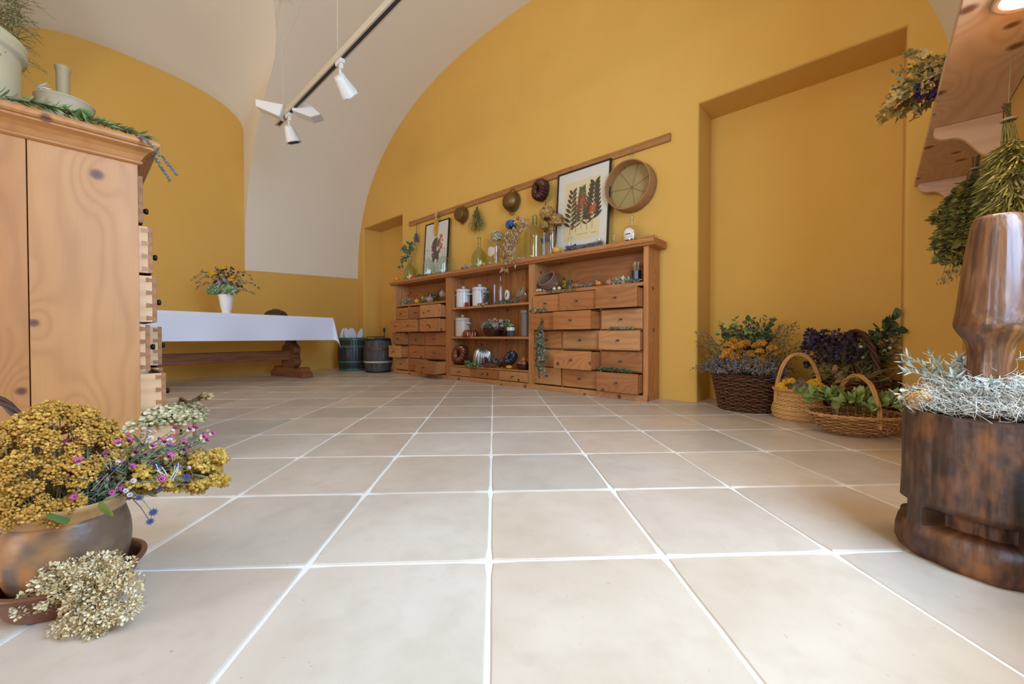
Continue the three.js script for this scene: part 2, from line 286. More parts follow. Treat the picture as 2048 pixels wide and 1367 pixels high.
// walls: an extruded outline with openings
function slab(outline, holes, depth, bev = 0.012) {
  const s = new THREE.Shape(outline.map(([x, y]) => new THREE.Vector2(x, y)));
  for (const [x0, x1, y0, y1] of holes) s.holes.push(new THREE.Path([[x0, y0], [x1, y0], [x1, y1], [x0, y1]].map(([x, y]) => new THREE.Vector2(x, y))));
  return new THREE.ExtrudeGeometry(s, { depth: depth - bev, bevelEnabled: bev > 0, bevelThickness: bev, bevelSize: bev, bevelOffset: -bev, bevelSegments: 4, curveSegments: 8 });
}
{
  const g = slab([[-6.9, -0.02], [1.2, -0.02], [1.2, 4.4], [-6.9, 4.4]], [], 0.31, 0);
  const front = slab([[-6.9, -0.02], [-6.19, -0.02], [-6.19, 2.262], [-5.055, 2.262], [-5.055, -0.02], [-1.0, -0.02], [-1.0, 2.262], [0.118, 2.262], [0.118, -0.02], [1.2, -0.02], [1.2, 4.4], [-6.9, 4.4]], [], 0.31, 0.018);
  front.translate(0, 0, ZC - 0.31 + 0.0); g.translate(0, 0, ZC - 0.62);
  struct('wall_back', merge([uvBox(g, 'y', 1, 1), uvBox(front, 'y', 1, 1)]), M.ochre);
  const l = new THREE.BoxGeometry(0.3, 4.4, 8); l.translate(-0.15, 2.18, 3.4);
  const wl = struct('wall_left', uvBox(l, 'y', 1, 1), M.ochre); wl.position.set(-6.40, 0, -3.19); wl.rotation.y = Math.atan(0.149);
  // right wall with two deep window openings
  const wr = slab([[-3.6, -0.02], [3.9, -0.02], [3.9, 4.4], [-3.6, 4.4]], [[-1.41, -0.15, 0.35, 2.65], [1.62, 3.08, 0.35, 2.65]], 0.5, 0.02);
  wr.rotateY(-Math.PI / 2); wr.translate(XR + 0.5, 0, 0);
  struct('wall_right', uvBox(wr, 'y', 1, 1), M.ochre);
  const wf = slab([[-7, -0.02], [1.2, -0.02], [1.2, 4.4], [-7, 4.4]], [[-2.42, -0.78, 0.35, 2.15]], 0.4, 0.02); wf.translate(0, 0, ZB);
  struct('wall_front', uvBox(wf, 'y', 1, 1), M.ochre);
}
for (const [i, [wx, wz, turn, big]] of [[XR + 0.4, -0.78, 0, 1], [XR + 0.4, 2.35, 0, 1], [-1.6, ZB + 0.3, Math.PI / 2, 1.125]].entries()) {                // windows
  const w = new THREE.Group(); w.name = 'window_' + (i + 1); w.userData.kind = 'structure'; w.position.set(wx, 0.35 - 0.35 * big, wz); w.rotation.y = turn; w.scale.set(1, big, i ? big : 0.86); scene.add(w);
  const T0 = i < 2 ? 2.65 : 1.95, f = [bx(-0.03, 0.03, 0.35, 0.42, -0.73, 0.73, 'z'), bx(-0.03, 0.03, T0 - 0.07, T0, -0.73, 0.73, 'z'), bx(-0.03, 0.03, 0.42, T0 - 0.07, -0.73, -0.66), bx(-0.03, 0.03, 0.42, T0 - 0.07, 0.66, 0.73), bx(-0.025, 0.025, 0.42, T0 - 0.07, -0.03, 0.03), bx(-0.02, 0.02, T0 - 0.65, T0 - 0.6, -0.66, 0.66, 'z')];
  mesh('window_frame', merge(f), M.whiteLamp, w);
  for (const [y0, y1] of [[0.42, T0 - 0.65], [T0 - 0.6, T0 - 0.07]]) for (const s of [-1, 1]) { const p = new THREE.PlaneGeometry(0.63, y1 - y0); p.rotateY(Math.PI / 2); p.translate(0, (y0 + y1) / 2, s * 0.345); mesh('pane', p, M.glass, w); }
}
// floor: grout bed with square limestone tiles laid diagonally to the walls
{
  const bed = new THREE.BoxGeometry(8, 0.2, 8); bed.translate(-3, -0.1035, 0.2);
  const floor = struct('floor', uvBox(bed, 'y', 1, 1), M.grout);
  const S = 0.4, J = 0.0085, variants = [];
  for (let k = 0; k < 7; k++) {
    const h = (S - J) / 2, n = 7, ring = [];
    for (let e = 0; e < 4; e++) for (let i = 0; i < n; i++) {
      const t = -1 + (2 * i) / n, c = i === 0 ? 0.985 - 0.012 * R() : 1 - 0.006 * R() * R(); let x = t, y = -1; const a = (e * Math.PI) / 2;
      x *= h * (i === 0 ? c : 1); y *= h * c; ring.push([x * Math.cos(a) - y * Math.sin(a), x * Math.sin(a) + y * Math.cos(a)]);
    }
    const p = [], ix = [], m = ring.length; const lv = [[0.988, 0], [1, -0.0022], [1.001, -0.012]]; p.push(0, 0, 0);
    lv.forEach(([f, y]) => ring.forEach(([a, b]) => p.push(a * f, y, b * f)));
    for (let i = 0; i < m; i++) { const j = (i + 1) % m; ix.push(0, 1 + j, 1 + i); for (let q = 0; q < 2; q++) { const A = 1 + q * m + i, B = 1 + q * m + j, c = A + m, d = B + m; ix.push(A, B, c, B, d, c); } }
    const g = new THREE.BufferGeometry(); g.setAttribute('position', new THREE.Float32BufferAttribute(p, 3)); g.setIndex(ix); const f = g.toNonIndexed(); f.computeVertexNormals(); variants.push(f);
  }
  const yaw = THREE.MathUtils.degToRad(42.359 - 0.6) + 0.05657, fx = -Math.sin(yaw), fz = -Math.cos(yaw), rx = Math.cos(yaw), rz = -Math.sin(yaw), rest = [];
  const uvd = []; for (const g of variants) for (let k = 0; k < 2; k++) uvd.push(uvBox(g.clone(), 'z', 1.3, 1.3));
  for (let i = -20; i < 20; i++) for (let j = -12; j < 20; j++) {
    const X = (i - 0.5 - 0.024) * S, Z = (j + 0.5 + 2.222) * S, x = rx * X + fx * Z, z = rz * X + fz * Z;
    if (x < xL(z) - 0.2 || x > XR + 0.2 || z < -3.66 || z > ZB + 0.2) continue; if (z < -3.3 && !((x > -1.2 && x < 0.3) || (x > -6.4 && x < -4.9))) continue;
    const g = pick(uvd), ry = yaw + Math.floor(R() * 4) * Math.PI / 2, mtl = pick(M.stone);
    if (z > 1.2) { rest.push(g.clone().applyMatrix4(new THREE.Matrix4().makeRotationY(ry).setPosition(x, 0, z))); continue; }
    const t = mesh('tile', g, mtl, floor); t.position.set(x, rr(-0.0006, 0.0004), z); t.rotation.y = ry; t.rotation.x = rr(-0.0012, 0.0012); t.rotation.z = rr(-0.0012, 0.0012);
  }
  mesh('tile', merge(rest), M.stone[0], floor, 'stuff');
}

// ---------- the long apothecary cabinet on the back wall ----------
const ZF = -2.97, DP = ZC + 0.008 - ZF;                          // front plane, (negative) depth
function knobGeo(r = 0.011) { const g = lathe(smooth([[0, 0.03], [r * 0.8, 0.029], [r, 0.023], [r * 0.75, 0.017], [r * 0.4, 0.011], [r * 0.45, 0], [r * 0.9, -0.001]], 14), 14); g.rotateX(Math.PI / 2); return g; }
const KNOB = knobGeo(0.0095);
function drawer(parent, x0, x1, y0, y1, zf, len, fm, o = {}) {   // open box whose front faces +z at zf
  const t = 0.009, ft = 0.018, body = [bx(x0 + 0.004, x0 + 0.004 + t, y0 + 0.004, y1 - 0.008, zf - len, zf - ft, 'z', 0.001), bx(x1 - 0.004 - t, x1 - 0.004, y0 + 0.004, y1 - 0.008, zf - len, zf - ft, 'z', 0.001), bx(x0 + 0.012, x1 - 0.012, y0 + 0.004, y1 - 0.02, zf - len, zf - len + t, 'x', 0.001), bx(x0 + 0.012, x1 - 0.012, y0 + 0.004, y0 + 0.012, zf - len, zf - ft, 'x', 0)];
  const d = mesh('drawer', merge(body), o.body ?? M.pineB, parent);
  mesh('drawer_front', bx(x0, x1, y0, y1, zf - ft, zf, 'x', 0.0025), fm, d);
  const k = mesh('knob', KNOB, o.knob ?? M.pewter, d); k.position.set((x0 + x1) / 2, (y0 + y1) / 2, zf + 0.001);
  return d;
}
{
  const t = thing('apothecary_cabinet', 'long low pine cabinet with many pulled out drawers and open shelves against the ochre wall', 'cabinet', [0, 0, ZF]);
  const XA = -4.905, XB = -1.29, zb = DP;
  const rnd = (s) => { const g = new THREE.Shape(); return g; };
  mesh('side_panel', bx(XA, XA + 0.035, 0.0, 1.205, zb, 0), M.pine, t); mesh('side_panel', bx(XB - 0.04, XB, 0.0, 1.205, zb, 0), M.pineD, t);
  mesh('divider', bx(-3.775, -3.685, 0.0, 1.205, zb, 0.0), M.pineB, t); mesh('divider', bx(-2.49, -2.42, 0.0, 1.205, zb, 0.0), M.pine, t);
  // moulded top board with rounded front edge
  const s = new THREE.Shape(); s.moveTo(zb, 0); s.lineTo(0.02, 0); s.quadraticCurveTo(0.03, 0.004, 0.032, 0.012); s.quadraticCurveTo(0.05, 0.02, 0.05, 0.036); s.quadraticCurveTo(0.05, 0.056, 0.03, 0.058); s.lineTo(zb, 0.058); s.closePath();
  const top = new THREE.ExtrudeGeometry(s, { depth: XB - XA + 0.1, bevelEnabled: true, bevelSize: 0.006, bevelThickness: 0.008, bevelSegments: 3, bevelOffset: -0.006 }); top.rotateY(-Math.PI / 2); top.translate(XB + 0.05, 1.2, 0);
  const topZ = top.attributes.position; for (let i = 0; i < topZ.count; i++) topZ.setX(i, topZ.getX(i)); mesh('top_board', uvBox(top, 'x'), M.pineB, t);
  mesh('plinth', bx(XA, XB, 0.0, 0.045, -0.012, 0.012, 'x'), M.pine, t);
  // back boards
  for (let i = 0; i < 12; i++) mesh('back_board', bx(-3.685 + i * 0.0996, -3.685 + i * 0.0996 + 0.097, 0.1, 1.2, zb, zb + 0.012 + 0.002 * (i % 2), 'y', 0.002), pick(M.front), t);
  mesh('back_panel', bx(XA + 0.03, -3.775, 0.03, 1.2, zb, zb + 0.01, 'x'), M.pineC, t); mesh('back_panel', bx(-2.42, XB - 0.04, 0.03, 1.2, zb, zb + 0.01, 'x'), M.pineC, t);
  mesh('shelf', bx(XA + 0.035, -3.775, 0.905, 0.93, zb, -0.002, 'x'), M.pineB, t); mesh('shelf', bx(-2.42, XB - 0.04, 0.9, 0.928, zb, -0.002, 'x'), M.pineB, t);
  mesh('shelf', bx(-3.685, -2.49, 0.817, 0.838, zb, -0.006, 'x'), M.pineD, t); mesh('shelf', bx(-3.685, -2.49, 0.479, 0.501, zb, -0.006, 'x'), M.pineD, t);
  mesh('shelf', bx(-3.685, -2.49, 0.152, 0.17, zb, 0.002, 'x'), M.pineB, t);
  // drawers of the two side sections: rows from the top, columns from the left, with how far each is pulled out
  const secs = [[[-4.868, -4.575, -4.54, -4.204, -4.18, -3.777], [[0, 0.004, 0.08], [0.085, 0.115, 0.09], [0.05, 0, 0.002], [0.11, 0.002, 0], [0.003, 0, 0.155]]], [[-2.417, -2.1, -2.085, -1.707, -1.693, -1.332], [[0.024, 0.055, 0.098], [0.06, 0.148, 0], [-0.004, 0, 0.047], [0.01, 0.14, 0.004], [0.002, 0.006, 0.078]]]];
  for (const [xs, rows] of secs) {
    for (const r of [1, 2, 3, 4]) mesh('drawer_rail', bx(xs[0], xs[5], 0.893 - r * 0.1685 - 0.004, 0.893 - r * 0.1685 + 0.004, zb + 0.012, -0.02, 'x', 0.001), M.pine, t);
    for (const c of [1, 3]) mesh('drawer_post', bx(xs[c], xs[c + 1], 0.045, 0.9, zb + 0.012, -0.004, 'y', 0.001), M.pineC, t);
    rows.forEach((p, r) => p.forEach((d, c) => drawer(t, xs[2 * c] + 0.002, xs[2 * c + 1] - 0.002, 0.893 - (r + 1) * 0.1685 + 0.007, 0.893 - r * 0.1685 - 0.006, d + 0.004, 0.195, pick(M.front))));
  }
  for (const [x0, x1] of [[-3.68, -3.352], [-3.318, -2.93], [-2.888, -2.495]]) drawer(t, x0, x1, 0.052, 0.147, 0.002, 0.19, pick(M.front));
  for (const [x0, x1] of [[-3.352, -3.318], [-2.93, -2.888]]) mesh('drawer_post', bx(x0, x1, 0.045, 0.152, zb + 0.012, -0.002, 'y', 0.001), M.pineC, t);
}
// ---------- near left cabinet with pulled out dovetailed drawers ----------
{
  const X1 = -1.96, X0 = -3.08, Z0 = -0.157, Z1 = 0.46, H = 1.13;
  const t = thing('drawer_cabinet', 'tall honey coloured pine drawer cabinet seen from its knotty side, near left', 'cabinet', [X1, 0, Z0]);
  const w = X0 - X1, d = Z1 - Z0;
  // side made of three upright boards
  for (const [a, b, m] of [[0, 0.253, M.honey], [0.2555, 0.44, M.honeyTrim], [0.4425, d, M.honey]]) mesh('side_board', bx(-0.022, 0, 0.0, H, a, b, 'y', 0.0015), m, t);
  mesh('side_panel', bx(w, w + 0.022, 0.0, H, 0, d), M.honey, t); mesh('back_panel', bx(w + 0.022, -0.022, 0.02, H, d - 0.015, d, 'y'), M.honey, t);
  mesh('plinth', bx(w + 0.02, -0.02, 0.0, 0.012, 0.01, 0.03, 'x'), M.honeyTrim, t);
  // cornice swept around front and side: profile out from the panel
  const prof = [[0, 0], [0.006, 0.001], [0.012, 0.005], [0.012, 0.01], [0.007, 0.013], [0.01, 0.018], [0.016, 0.03], [0.026, 0.042], [0.04, 0.05], [0.043, 0.052], [0.043, 0.058], [0.05, 0.06], [0.055, 0.066], [0.056, 0.074], [0.052, 0.082], [0.045, 0.086], [0, 0.088]];
  const run = (pts) => grid(pts.length - 1, prof.length - 1, (u, v) => { const q = pts[Math.round(u * (pts.length - 1))], [o, y] = prof[Math.round(v * (prof.length - 1))]; return V(q[0] + q[2] * o, H - 0.012 + y, q[1] + q[3] * o); });
  const cg = run([[w, d, -1, 0], [w, 0, -1, -1], [0, 0, 1, -1], [0, d, 1, 0]]).toNonIndexed(); cg.computeVertexNormals();
  mesh('cornice', uvBox(cg, 'z'), M.honeyTrim, t); mesh('top_board', bx(w - 0.02, 0.02, H + 0.06, H + 0.077, -0.02, d, 'x'), M.honeyTrim, t);
  // six rows of drawers facing away from the camera side, three columns
  const pulls = [[0.011, 0.004, 0], [0.036, 0, 0.01], [0.046, 0.02, 0], [0.026, 0.098, 0], [0.069, 0.1, 0.05], [0.108, 0.215, 0.02]];
  const cw = (-w - 0.044) / 3;
  const dk = knobGeo(0.012);
  pulls.forEach((row, r) => {
    const y1 = 1.088 - r * 0.1805, y0 = y1 - 0.17;
    if (r) mesh('drawer_rail', bx(w + 0.022, -0.022, y1 + 0.001, y1 + 0.0085, 0.004, d - 0.02, 'x', 0.001), M.honeyTrim, t);
    row.forEach((p, c) => {
      const x1 = -0.025 - c * cw, x0 = x1 - cw + 0.006, zf = -p - 0.004, len = 0.42, tt = 0.012, ft = 0.013;
      const body = mesh('drawer', merge([bx(x0, x0 + tt, y0, y1, zf + ft, zf + len, 'z', 0.001), bx(x1 - tt, x1, y0, y1, zf + ft, zf + len, 'z', 0.001), bx(x0 + tt, x1 - tt, y0, y1, zf + len - tt, zf + len, 'x', 0.001), bx(x0 + tt, x1 - tt, y0 + 0.004, y0 + 0.012, zf + ft, zf + len - tt, 'x', 0)]), M.paleWood, t);
      mesh('drawer_front', bx(x0, x1, y0, y1, zf, zf + ft, 'x', 0.0015), M.tailDark, body);
      if (c < 2) for (let k = 0; k < 4; k++) { const yc = y0 + 0.014 + k * 0.047; const s = new THREE.Shape([[0, -0.006], [0.019, -0.009], [0.019, 0.009], [0, 0.006]].map(([a, b]) => new THREE.Vector2(a, b))); const g = new THREE.ExtrudeGeometry(s, { depth: 0.0012, bevelEnabled: false }); g.rotateY(-Math.PI / 2); g.translate(x1 + 0.0008, yc, zf + ft - 0.002); mesh('dovetail', uvBox(g, 'y'), r === 1 ? M.honeyTrim : M.tailDark, body); }
      const k = mesh('knob', dk, M.iron, body); k.position.set((x0 + x1) / 2, (y0 + y1) / 2, zf - 0.001); k.rotation.y = Math.PI;
    });
  });
}
// ---------- table with white cloth, chair behind it ----------
const TD = Math.atan2(0.323, 1.592), tableTop = 0.738;              // long axis turned a little from z
{
  const L = 2.5, Wd = 0.8, cx = -5.068 - 0.4 * Math.cos(TD) + (L / 2) * Math.sin(TD), cz = -2.192 + 0.4 * Math.sin(TD) + (L / 2) * Math.cos(TD);
  const t = thing('trestle_table', 'long dark wooden refectory table with carved trestle feet under a white cloth', 'table', [cx, 0, cz], TD);
  mesh('tabletop', bx(-0.39, 0.39, tableTop - 0.045, tableTop - 0.003, -L / 2 + 0.01, L / 2 - 0.01, 'z', 0.006), M.tableWood, t);
  mesh('stretcher', bx(-0.03, 0.03, 0.215, 0.33, -L / 2 + 0.2, L / 2 - 0.2, 'z', 0.006), M.tableWood, t);
  for (const e of [-1, 1]) {
    const half = [[0.07, 0.105], [0.1, 0.12], [0.14, 0.15], [0.155, 0.2], [0.13, 0.235], [0.09, 0.25], [0.1, 0.28], [0.135, 0.31], [0.14, 0.36], [0.1, 0.4], [0.06, 0.43], [0.055, 0.47], [0.09, 0.5], [0.15, 0.53], [0.165, 0.58], [0.14, 0.625], [0.2, 0.65], [0.22, 0.69]];
    const s = new THREE.Shape(); const r = smooth(half, 60); s.moveTo(r[0][0], r[0][1]); r.forEach(([x, y]) => s.lineTo(x, y)); r.slice().reverse().forEach(([x, y]) => s.lineTo(-x, y)); s.closePath();
    const g = new THREE.ExtrudeGeometry(s, { depth: 0.06, bevelEnabled: true, bevelSize: 0.008, bevelThickness: 0.01, bevelSegments: 3, bevelOffset: -0.008 }); g.translate(0, 0, e * (L / 2 - 0.3) - 0.03);
    const f = new THREE.Shape(); [[-0.36, 0], [0.36, 0], [0.36, 0.06], [0.33, 0.075], [0.3, 0.12], [0.26, 0.13], [0.2, 0.1], [0.12, 0.12], [-0.12, 0.12], [-0.2, 0.1], [-0.26, 0.13], [-0.3, 0.12], [-0.33, 0.075], [-0.36, 0.06]].forEach(([x, y], i) => (i ? f.lineTo(x, y) : f.moveTo(x, y)));
    const fg = new THREE.ExtrudeGeometry(f, { depth: 0.1, bevelEnabled: true, bevelSize: 0.006, bevelThickness: 0.008, bevelSegments: 2, bevelOffset: -0.006 }); fg.translate(0, 0, e * (L / 2 - 0.3) - 0.05);
    mesh('trestle_leg', uvBox(g, 'y'), M.tableWood, t); mesh('foot', uvBox(fg, 'x'), M.tableWood, t);
  }
  const a = 0.402, b = L / 2 + 0.002, dr = 0.285, cl = tableTop + 0.0015;
  const cloth = grid(60, 120, (u, v) => {
    const A = (u * 2 - 1) * (a + dr), B = (v * 2 - 1) * (b + dr), ca = clamp(A, -a, a), cb = clamp(B, -b, b), ex = A - ca, ez = B - cb, e = Math.hypot(ex, ez);
    if (e < 1e-6) return V(A, cl, B);
    const nx = ex / e, nz = ez / e, k = Math.min(e, 0.02), along = Math.abs(nx) > Math.abs(nz) ? B : A, cor = Math.abs(nx * nz) * 2;
    const fl = 0.006 + 0.05 * e + 0.014 * (e / dr) * Math.sin(along * 9 + 1.3) * (1 - cor) + 0.05 * cor * (e / dr);
    return V(ca + nx * fl, cl - Math.max(0, e - 0.004), cb + nz * fl);
  }, (u, v) => [u * 1.37, v * 3]);
  const o = mesh('tablecloth', cloth, M.cloth); tag(o, 'plain white cloth draped over the long table, creased and hanging at its corners', 'tablecloth'); o.position.set(cx, 0, cz); o.rotation.y = TD;
  const c = thing('wooden_bowl', 'dark brown upturned wooden bowl at the far side of the clothed table', 'bowl', [-5.43, tableTop + 0.003, -1.66]);
  mesh('body', lathe(smooth([[0.125, 0], [0.13, 0.004], [0.128, 0.02], [0.112, 0.05], [0.075, 0.078], [0.045, 0.086], [0.04, 0.094], [0, 0.094]], 40), 48), plain(0x3c281c, 0.5), c);
}
// ---------- two barrels in the corner ----------
function barrelBody(r0, r1, h, seg, staves) {
  return grid(seg, 16, (u, v) => { const a = u * 6.28319, k = mix(r0, r1, Math.sin(Math.PI * v)), s = 1 - 0.012 * Math.pow(Math.abs(Math.cos(a * staves / 2)), 24); return V(Math.cos(a) * k * s, v * h, -Math.sin(a) * k * s); }, (u, v) => [u * 3, v]);
}
function hoop(t, r0, r1, h, v0, v1, m, lift = 0.005) { const f = (v) => mix(r0, r1, Math.sin(Math.PI * v)) + lift; mesh('hoop', lathe([[f(v0) - lift, v0 * h], [f(v0), v0 * h], [f((v0 + v1) / 2), (v0 + v1) / 2 * h], [f(v1), v1 * h], [f(v1) - lift, v1 * h]], 48), m, t); }
{
  const t = thing('barrel', 'dark barrel with bright green hoops standing in the corner', 'barrel', [-5.81, 0, -2.82]);
  mesh('staves', barrelBody(0.195, 0.222, 0.485, 144, 24), M.barrelDark, t); const lid = new THREE.CylinderGeometry(0.19, 0.19, 0.02, 40); lid.translate(0, 0.455, 0); mesh('lid', lid, M.barrelDark, t);
  for (const [a, b] of [[0.0, 0.06], [0.24, 0.29], [0.7, 0.76], [0.92, 1.0]]) hoop(t, 0.195, 0.222, 0.485, a, b, M.greenHoop);
  const t2 = thing('barrel', 'weathered grey barrel with a pale band and rusty hoops beside the cabinet', 'barrel', [-5.215, 0, -2.9], 0.4);
  mesh('staves', barrelBody(0.165, 0.198, 0.47, 120, 20), M.barrelOld, t2); const l2 = new THREE.CylinderGeometry(0.162, 0.162, 0.02, 40); l2.translate(0, 0.452, 0); mesh('lid', l2, M.marble, t2);
  hoop(t2, 0.165, 0.198, 0.47, 0, 0.05, M.iron); hoop(t2, 0.165, 0.198, 0.47, 0.29, 0.34, M.boneHoop); hoop(t2, 0.165, 0.198, 0.47, 0.66, 0.74, M.rustHoop); hoop(t2, 0.165, 0.198, 0.47, 0.95, 1, M.iron);
  // folded napkins and fruit in the green barrel, crank mill on the other
  R = rngOf(21);
  const nap = grid(6, 8, (u, v) => { const w = 0.058 * Math.sin(Math.PI * (0.12 + 0.86 * v)) ** 0.8, x = (u - 0.5) * w * 1.2; return V(x, v * 0.17 - 0.03, 0.03 * Math.cos(u * Math.PI) * (1 - v) + 0.02 * v); });
  const where = ['leftmost', 'second from the left', 'third from the left', 'fourth from the left', 'rightmost'];
  [[-0.13, 0.06, -0.1], [-0.045, 0.1, 0.25], [-0.01, 0.13, -0.2], [0.05, 0.09, 0.3], [0.11, 0.03, -0.35]].forEach(([x, z, ti], i) => { const o = mesh('folded_napkin', nap, M.cloth); tag(o, where[i] + ' of the white napkins standing upright in the green hooped barrel', 'napkin', 'napkins in the green barrel'); o.position.set(-5.81 + x * 0.74 + z * 0.67, 0.492, -2.82 - x * 0.67 + z * 0.74); o.rotation.set(-0.1, 0.75 + ti, ti * 0.9); });
  const m = thing('crank_mill', 'small black iron hand crank lying on the weathered grey barrel', 'hand mill', [-5.215, 0.464, -2.9], 0.74);
  mesh('base', box(0.2, 0.02, 0.05, 0.05, 0, 0, 'x', 0.004), M.iron, m); mesh('shaft', merge([tubeG([[-0.16, 0.03, 0.02], [0.1, 0.035, 0.02]], 0.006, 8), tubeG([[0.08, 0.02, 0], [0.085, 0.1, 0]], 0.006, 6)]), M.iron, m);
  const hd = lathe(smooth([[0, 0], [0.012, 0.005], [0.016, 0.035], [0.01, 0.06], [0, 0.065]], 16), 14); hd.translate(0.085, 0.1, 0); mesh('handle', hd, M.iron, m);
}

// ---------- rail and hanging things ----------
{
  const g = bx(-4.85, -1.205, 2.045, 2.108, ZC + 0.002, ZC + 0.022, 'x', 0.003);
  const t = thing('hanging_rail', 'long narrow wooden rail fixed to the wall above the apothecary cabinet', 'rail');
  mesh('rail_board', g, M.railWood, t);
  for (const x of [-4.6, -1.34]) { const s = lathe([[0, 0.002], [0.012, 0.002], [0.012, 0]], 12); s.rotateX(Math.PI / 2); s.translate(x, 2.077, ZC + 0.022); mesh('screw', s, M.tailDark, t); }
}
const hookOn = (t, x, y, z, s = 0.03) => mesh('hook', tubeG([[x, y, z], [x, y + s * 0.4, z - 0.012], [x, y + s, z - 0.01], [x, y + s * 1.15, z]], 0.0025, 10, 5), M.iron, t);
// fluted moulds: profile (radius, height), n flutes twisting around
function fluted(prof, n, amp, twist, seg = 120) {
  const P = smooth(prof, 40);
  return grid(seg, P.length - 1, (u, v) => { const k = v * (P.length - 1), i = Math.min(P.length - 2, Math.floor(k)), f = k - i, r = mix(P[i][0], P[i + 1][0], f), y = mix(P[i][1], P[i + 1][1], f), a = u * 6.28319, w = Math.sin(Math.PI * clamp(v * 1.08 - 0.02)), q = Math.abs(Math.cos((n * a + twist * v * 6.28) / 2)); const rr2 = r + amp * w * (q - 0.5); return V(Math.cos(a) * rr2, y + amp * 0.4 * w * (q - 0.5), Math.sin(a) * rr2); });
}
const ringMould = (R0) => [[R0, 0], [R0 * 1.0, 0.02 * R0], [R0 * 0.97, 0.35 * R0], [R0 * 0.85, 0.68 * R0], [R0 * 0.62, 0.84 * R0], [R0 * 0.4, 0.76 * R0], [R0 * 0.24, 0.5 * R0], [R0 * 0.2, 0.1 * R0]];
function mould(name, label, mat, p, R0, n, amp, twist, tilt, turn = 0, group) {   // face along +y, tilted towards +z
  const t = thing(name, label, 'cake mould', p, turn, group); const g = fluted(ringMould(R0), n, amp, twist); g.rotateX(tilt); mesh('body', g, mat, t);
  const rim = new THREE.TorusGeometry(R0, R0 * 0.03, 8, 64); rim.rotateX(Math.PI / 2); rim.rotateX(tilt); mesh('rim', rim, mat, t); return t;
}
{
  const m = mould('bundt_mould', 'dark copper ring cake mould with twisted flutes hanging from the rail', M.copperDark, [-2.43, 1.935, ZC + 0.075], 0.103, 18, 0.014, 1.3, Math.PI / 2, -0.25);
  const rg = new THREE.TorusGeometry(0.012, 0.002, 6, 16); rg.translate(0, 0.115, 0.005); mesh('hanging_ring', rg, M.copperDark, m);
  // brass saucepan showing its base
  const p = thing('brass_pan', 'small flat bottomed brass pan hanging beside the corn cobs', 'pan', [-3.69, 1.965, ZC + 0.022]);
  const b = lathe([[0.093, 0], [0.096, 0.004], [0.094, 0.008], [0.083, 0.055], [0.078, 0.075], [0.072, 0.082], [0, 0.084]], 40); b.rotateX(Math.PI / 2); mesh('body', b, M.brass, p);
  mesh('handle', tubeG([[-0.028, -0.088, 0.006], [-0.024, -0.105, 0.004], [0.024, -0.105, 0.004], [0.028, -0.088, 0.006]], 0.0035, 14, 6), M.brass, p); mesh('handle', tubeG([[-0.028, 0.088, 0.006], [-0.024, 0.105, 0.004], [0.024, 0.105, 0.004], [0.028, 0.088, 0.006]], 0.0035, 14, 6), M.brass, p);
  const q = thing('brass_bowl', 'round brass bowl with loop handles hanging with its base outwards', 'bowl', [-2.88, 1.94, ZC + 0.022]);
  const w = lathe(smooth([[0.108, 0], [0.105, 0.012], [0.1, 0.04], [0.082, 0.075], [0.05, 0.098], [0, 0.105]], 30), 44); w.rotateX(Math.PI / 2); mesh('body', w, M.brass, q);
  const rm = new THREE.TorusGeometry(0.107, 0.003, 6, 48); mesh('rim', rm, M.brass, q);
  for (const s of [-1, 1]) mesh('handle', tubeG([[-0.032, s * 0.1, 0.008], [-0.03, s * 0.128, 0.006], [0.03, s * 0.128, 0.006], [0.032, s * 0.1, 0.008]], 0.004, 18, 6), M.brass, q);
  // sieve
  const s = thing('sieve', 'large round wooden flour sieve hanging at the right end of the rail', 'sieve', [-1.52, 1.752, ZC + 0.01]);
  const h = lathe([[0.196, 0], [0.201, 0], [0.201, 0.118], [0.196, 0.12], [0.19, 0.118], [0.19, 0]], 72); h.rotateX(Math.PI / 2); mesh('hoop', uvBox(h, 'x', 0.2, 0.5), tint(M.shelfWood, 0xd2bc9c), s);
  const h2 = lathe([[0.202, 0.0], [0.206, 0.001], [0.206, 0.032], [0.202, 0.034]], 72); h2.rotateX(Math.PI / 2); mesh('outer_band', uvBox(h2, 'x', 0.2, 0.5), tint(M.shelfWood, 0xc0a888), s);
  const wires = []; for (let i = -41; i <= 41; i++) { const a = i * 0.0045, l = Math.sqrt(Math.max(0.0001, 0.19 * 0.19 - a * a)); wires.push(new THREE.BoxGeometry(0.0022, 2 * l, 0.001).translate(a, 0, 0.012), new THREE.BoxGeometry(2 * l, 0.0022, 0.001).translate(0, a, 0.0125)); }
  mesh('wire_mesh', merge(wires), plain(0xb29a60, 0.6), s, 'stuff');
  for (let i = 0; i < 7; i++) { const a = 0.4 + i * 6.2832 / 7; mesh('cord', tubeG([[0, 0, 0.02], [Math.cos(a) * 0.1, Math.sin(a) * 0.1, 0.018], [Math.cos(a) * 0.19, Math.sin(a) * 0.19, 0.02]], 0.0018, 6, 5), M.tailDark, s); }
  mesh('hanging_cord', tubeG([[-0.012, 0.2, 0.05], [-0.012, 0.27, 0.02], [0, 0.33, 0.014], [0.012, 0.27, 0.02], [0.012, 0.2, 0.05]], 0.0015, 24, 5), M.string, s);
}
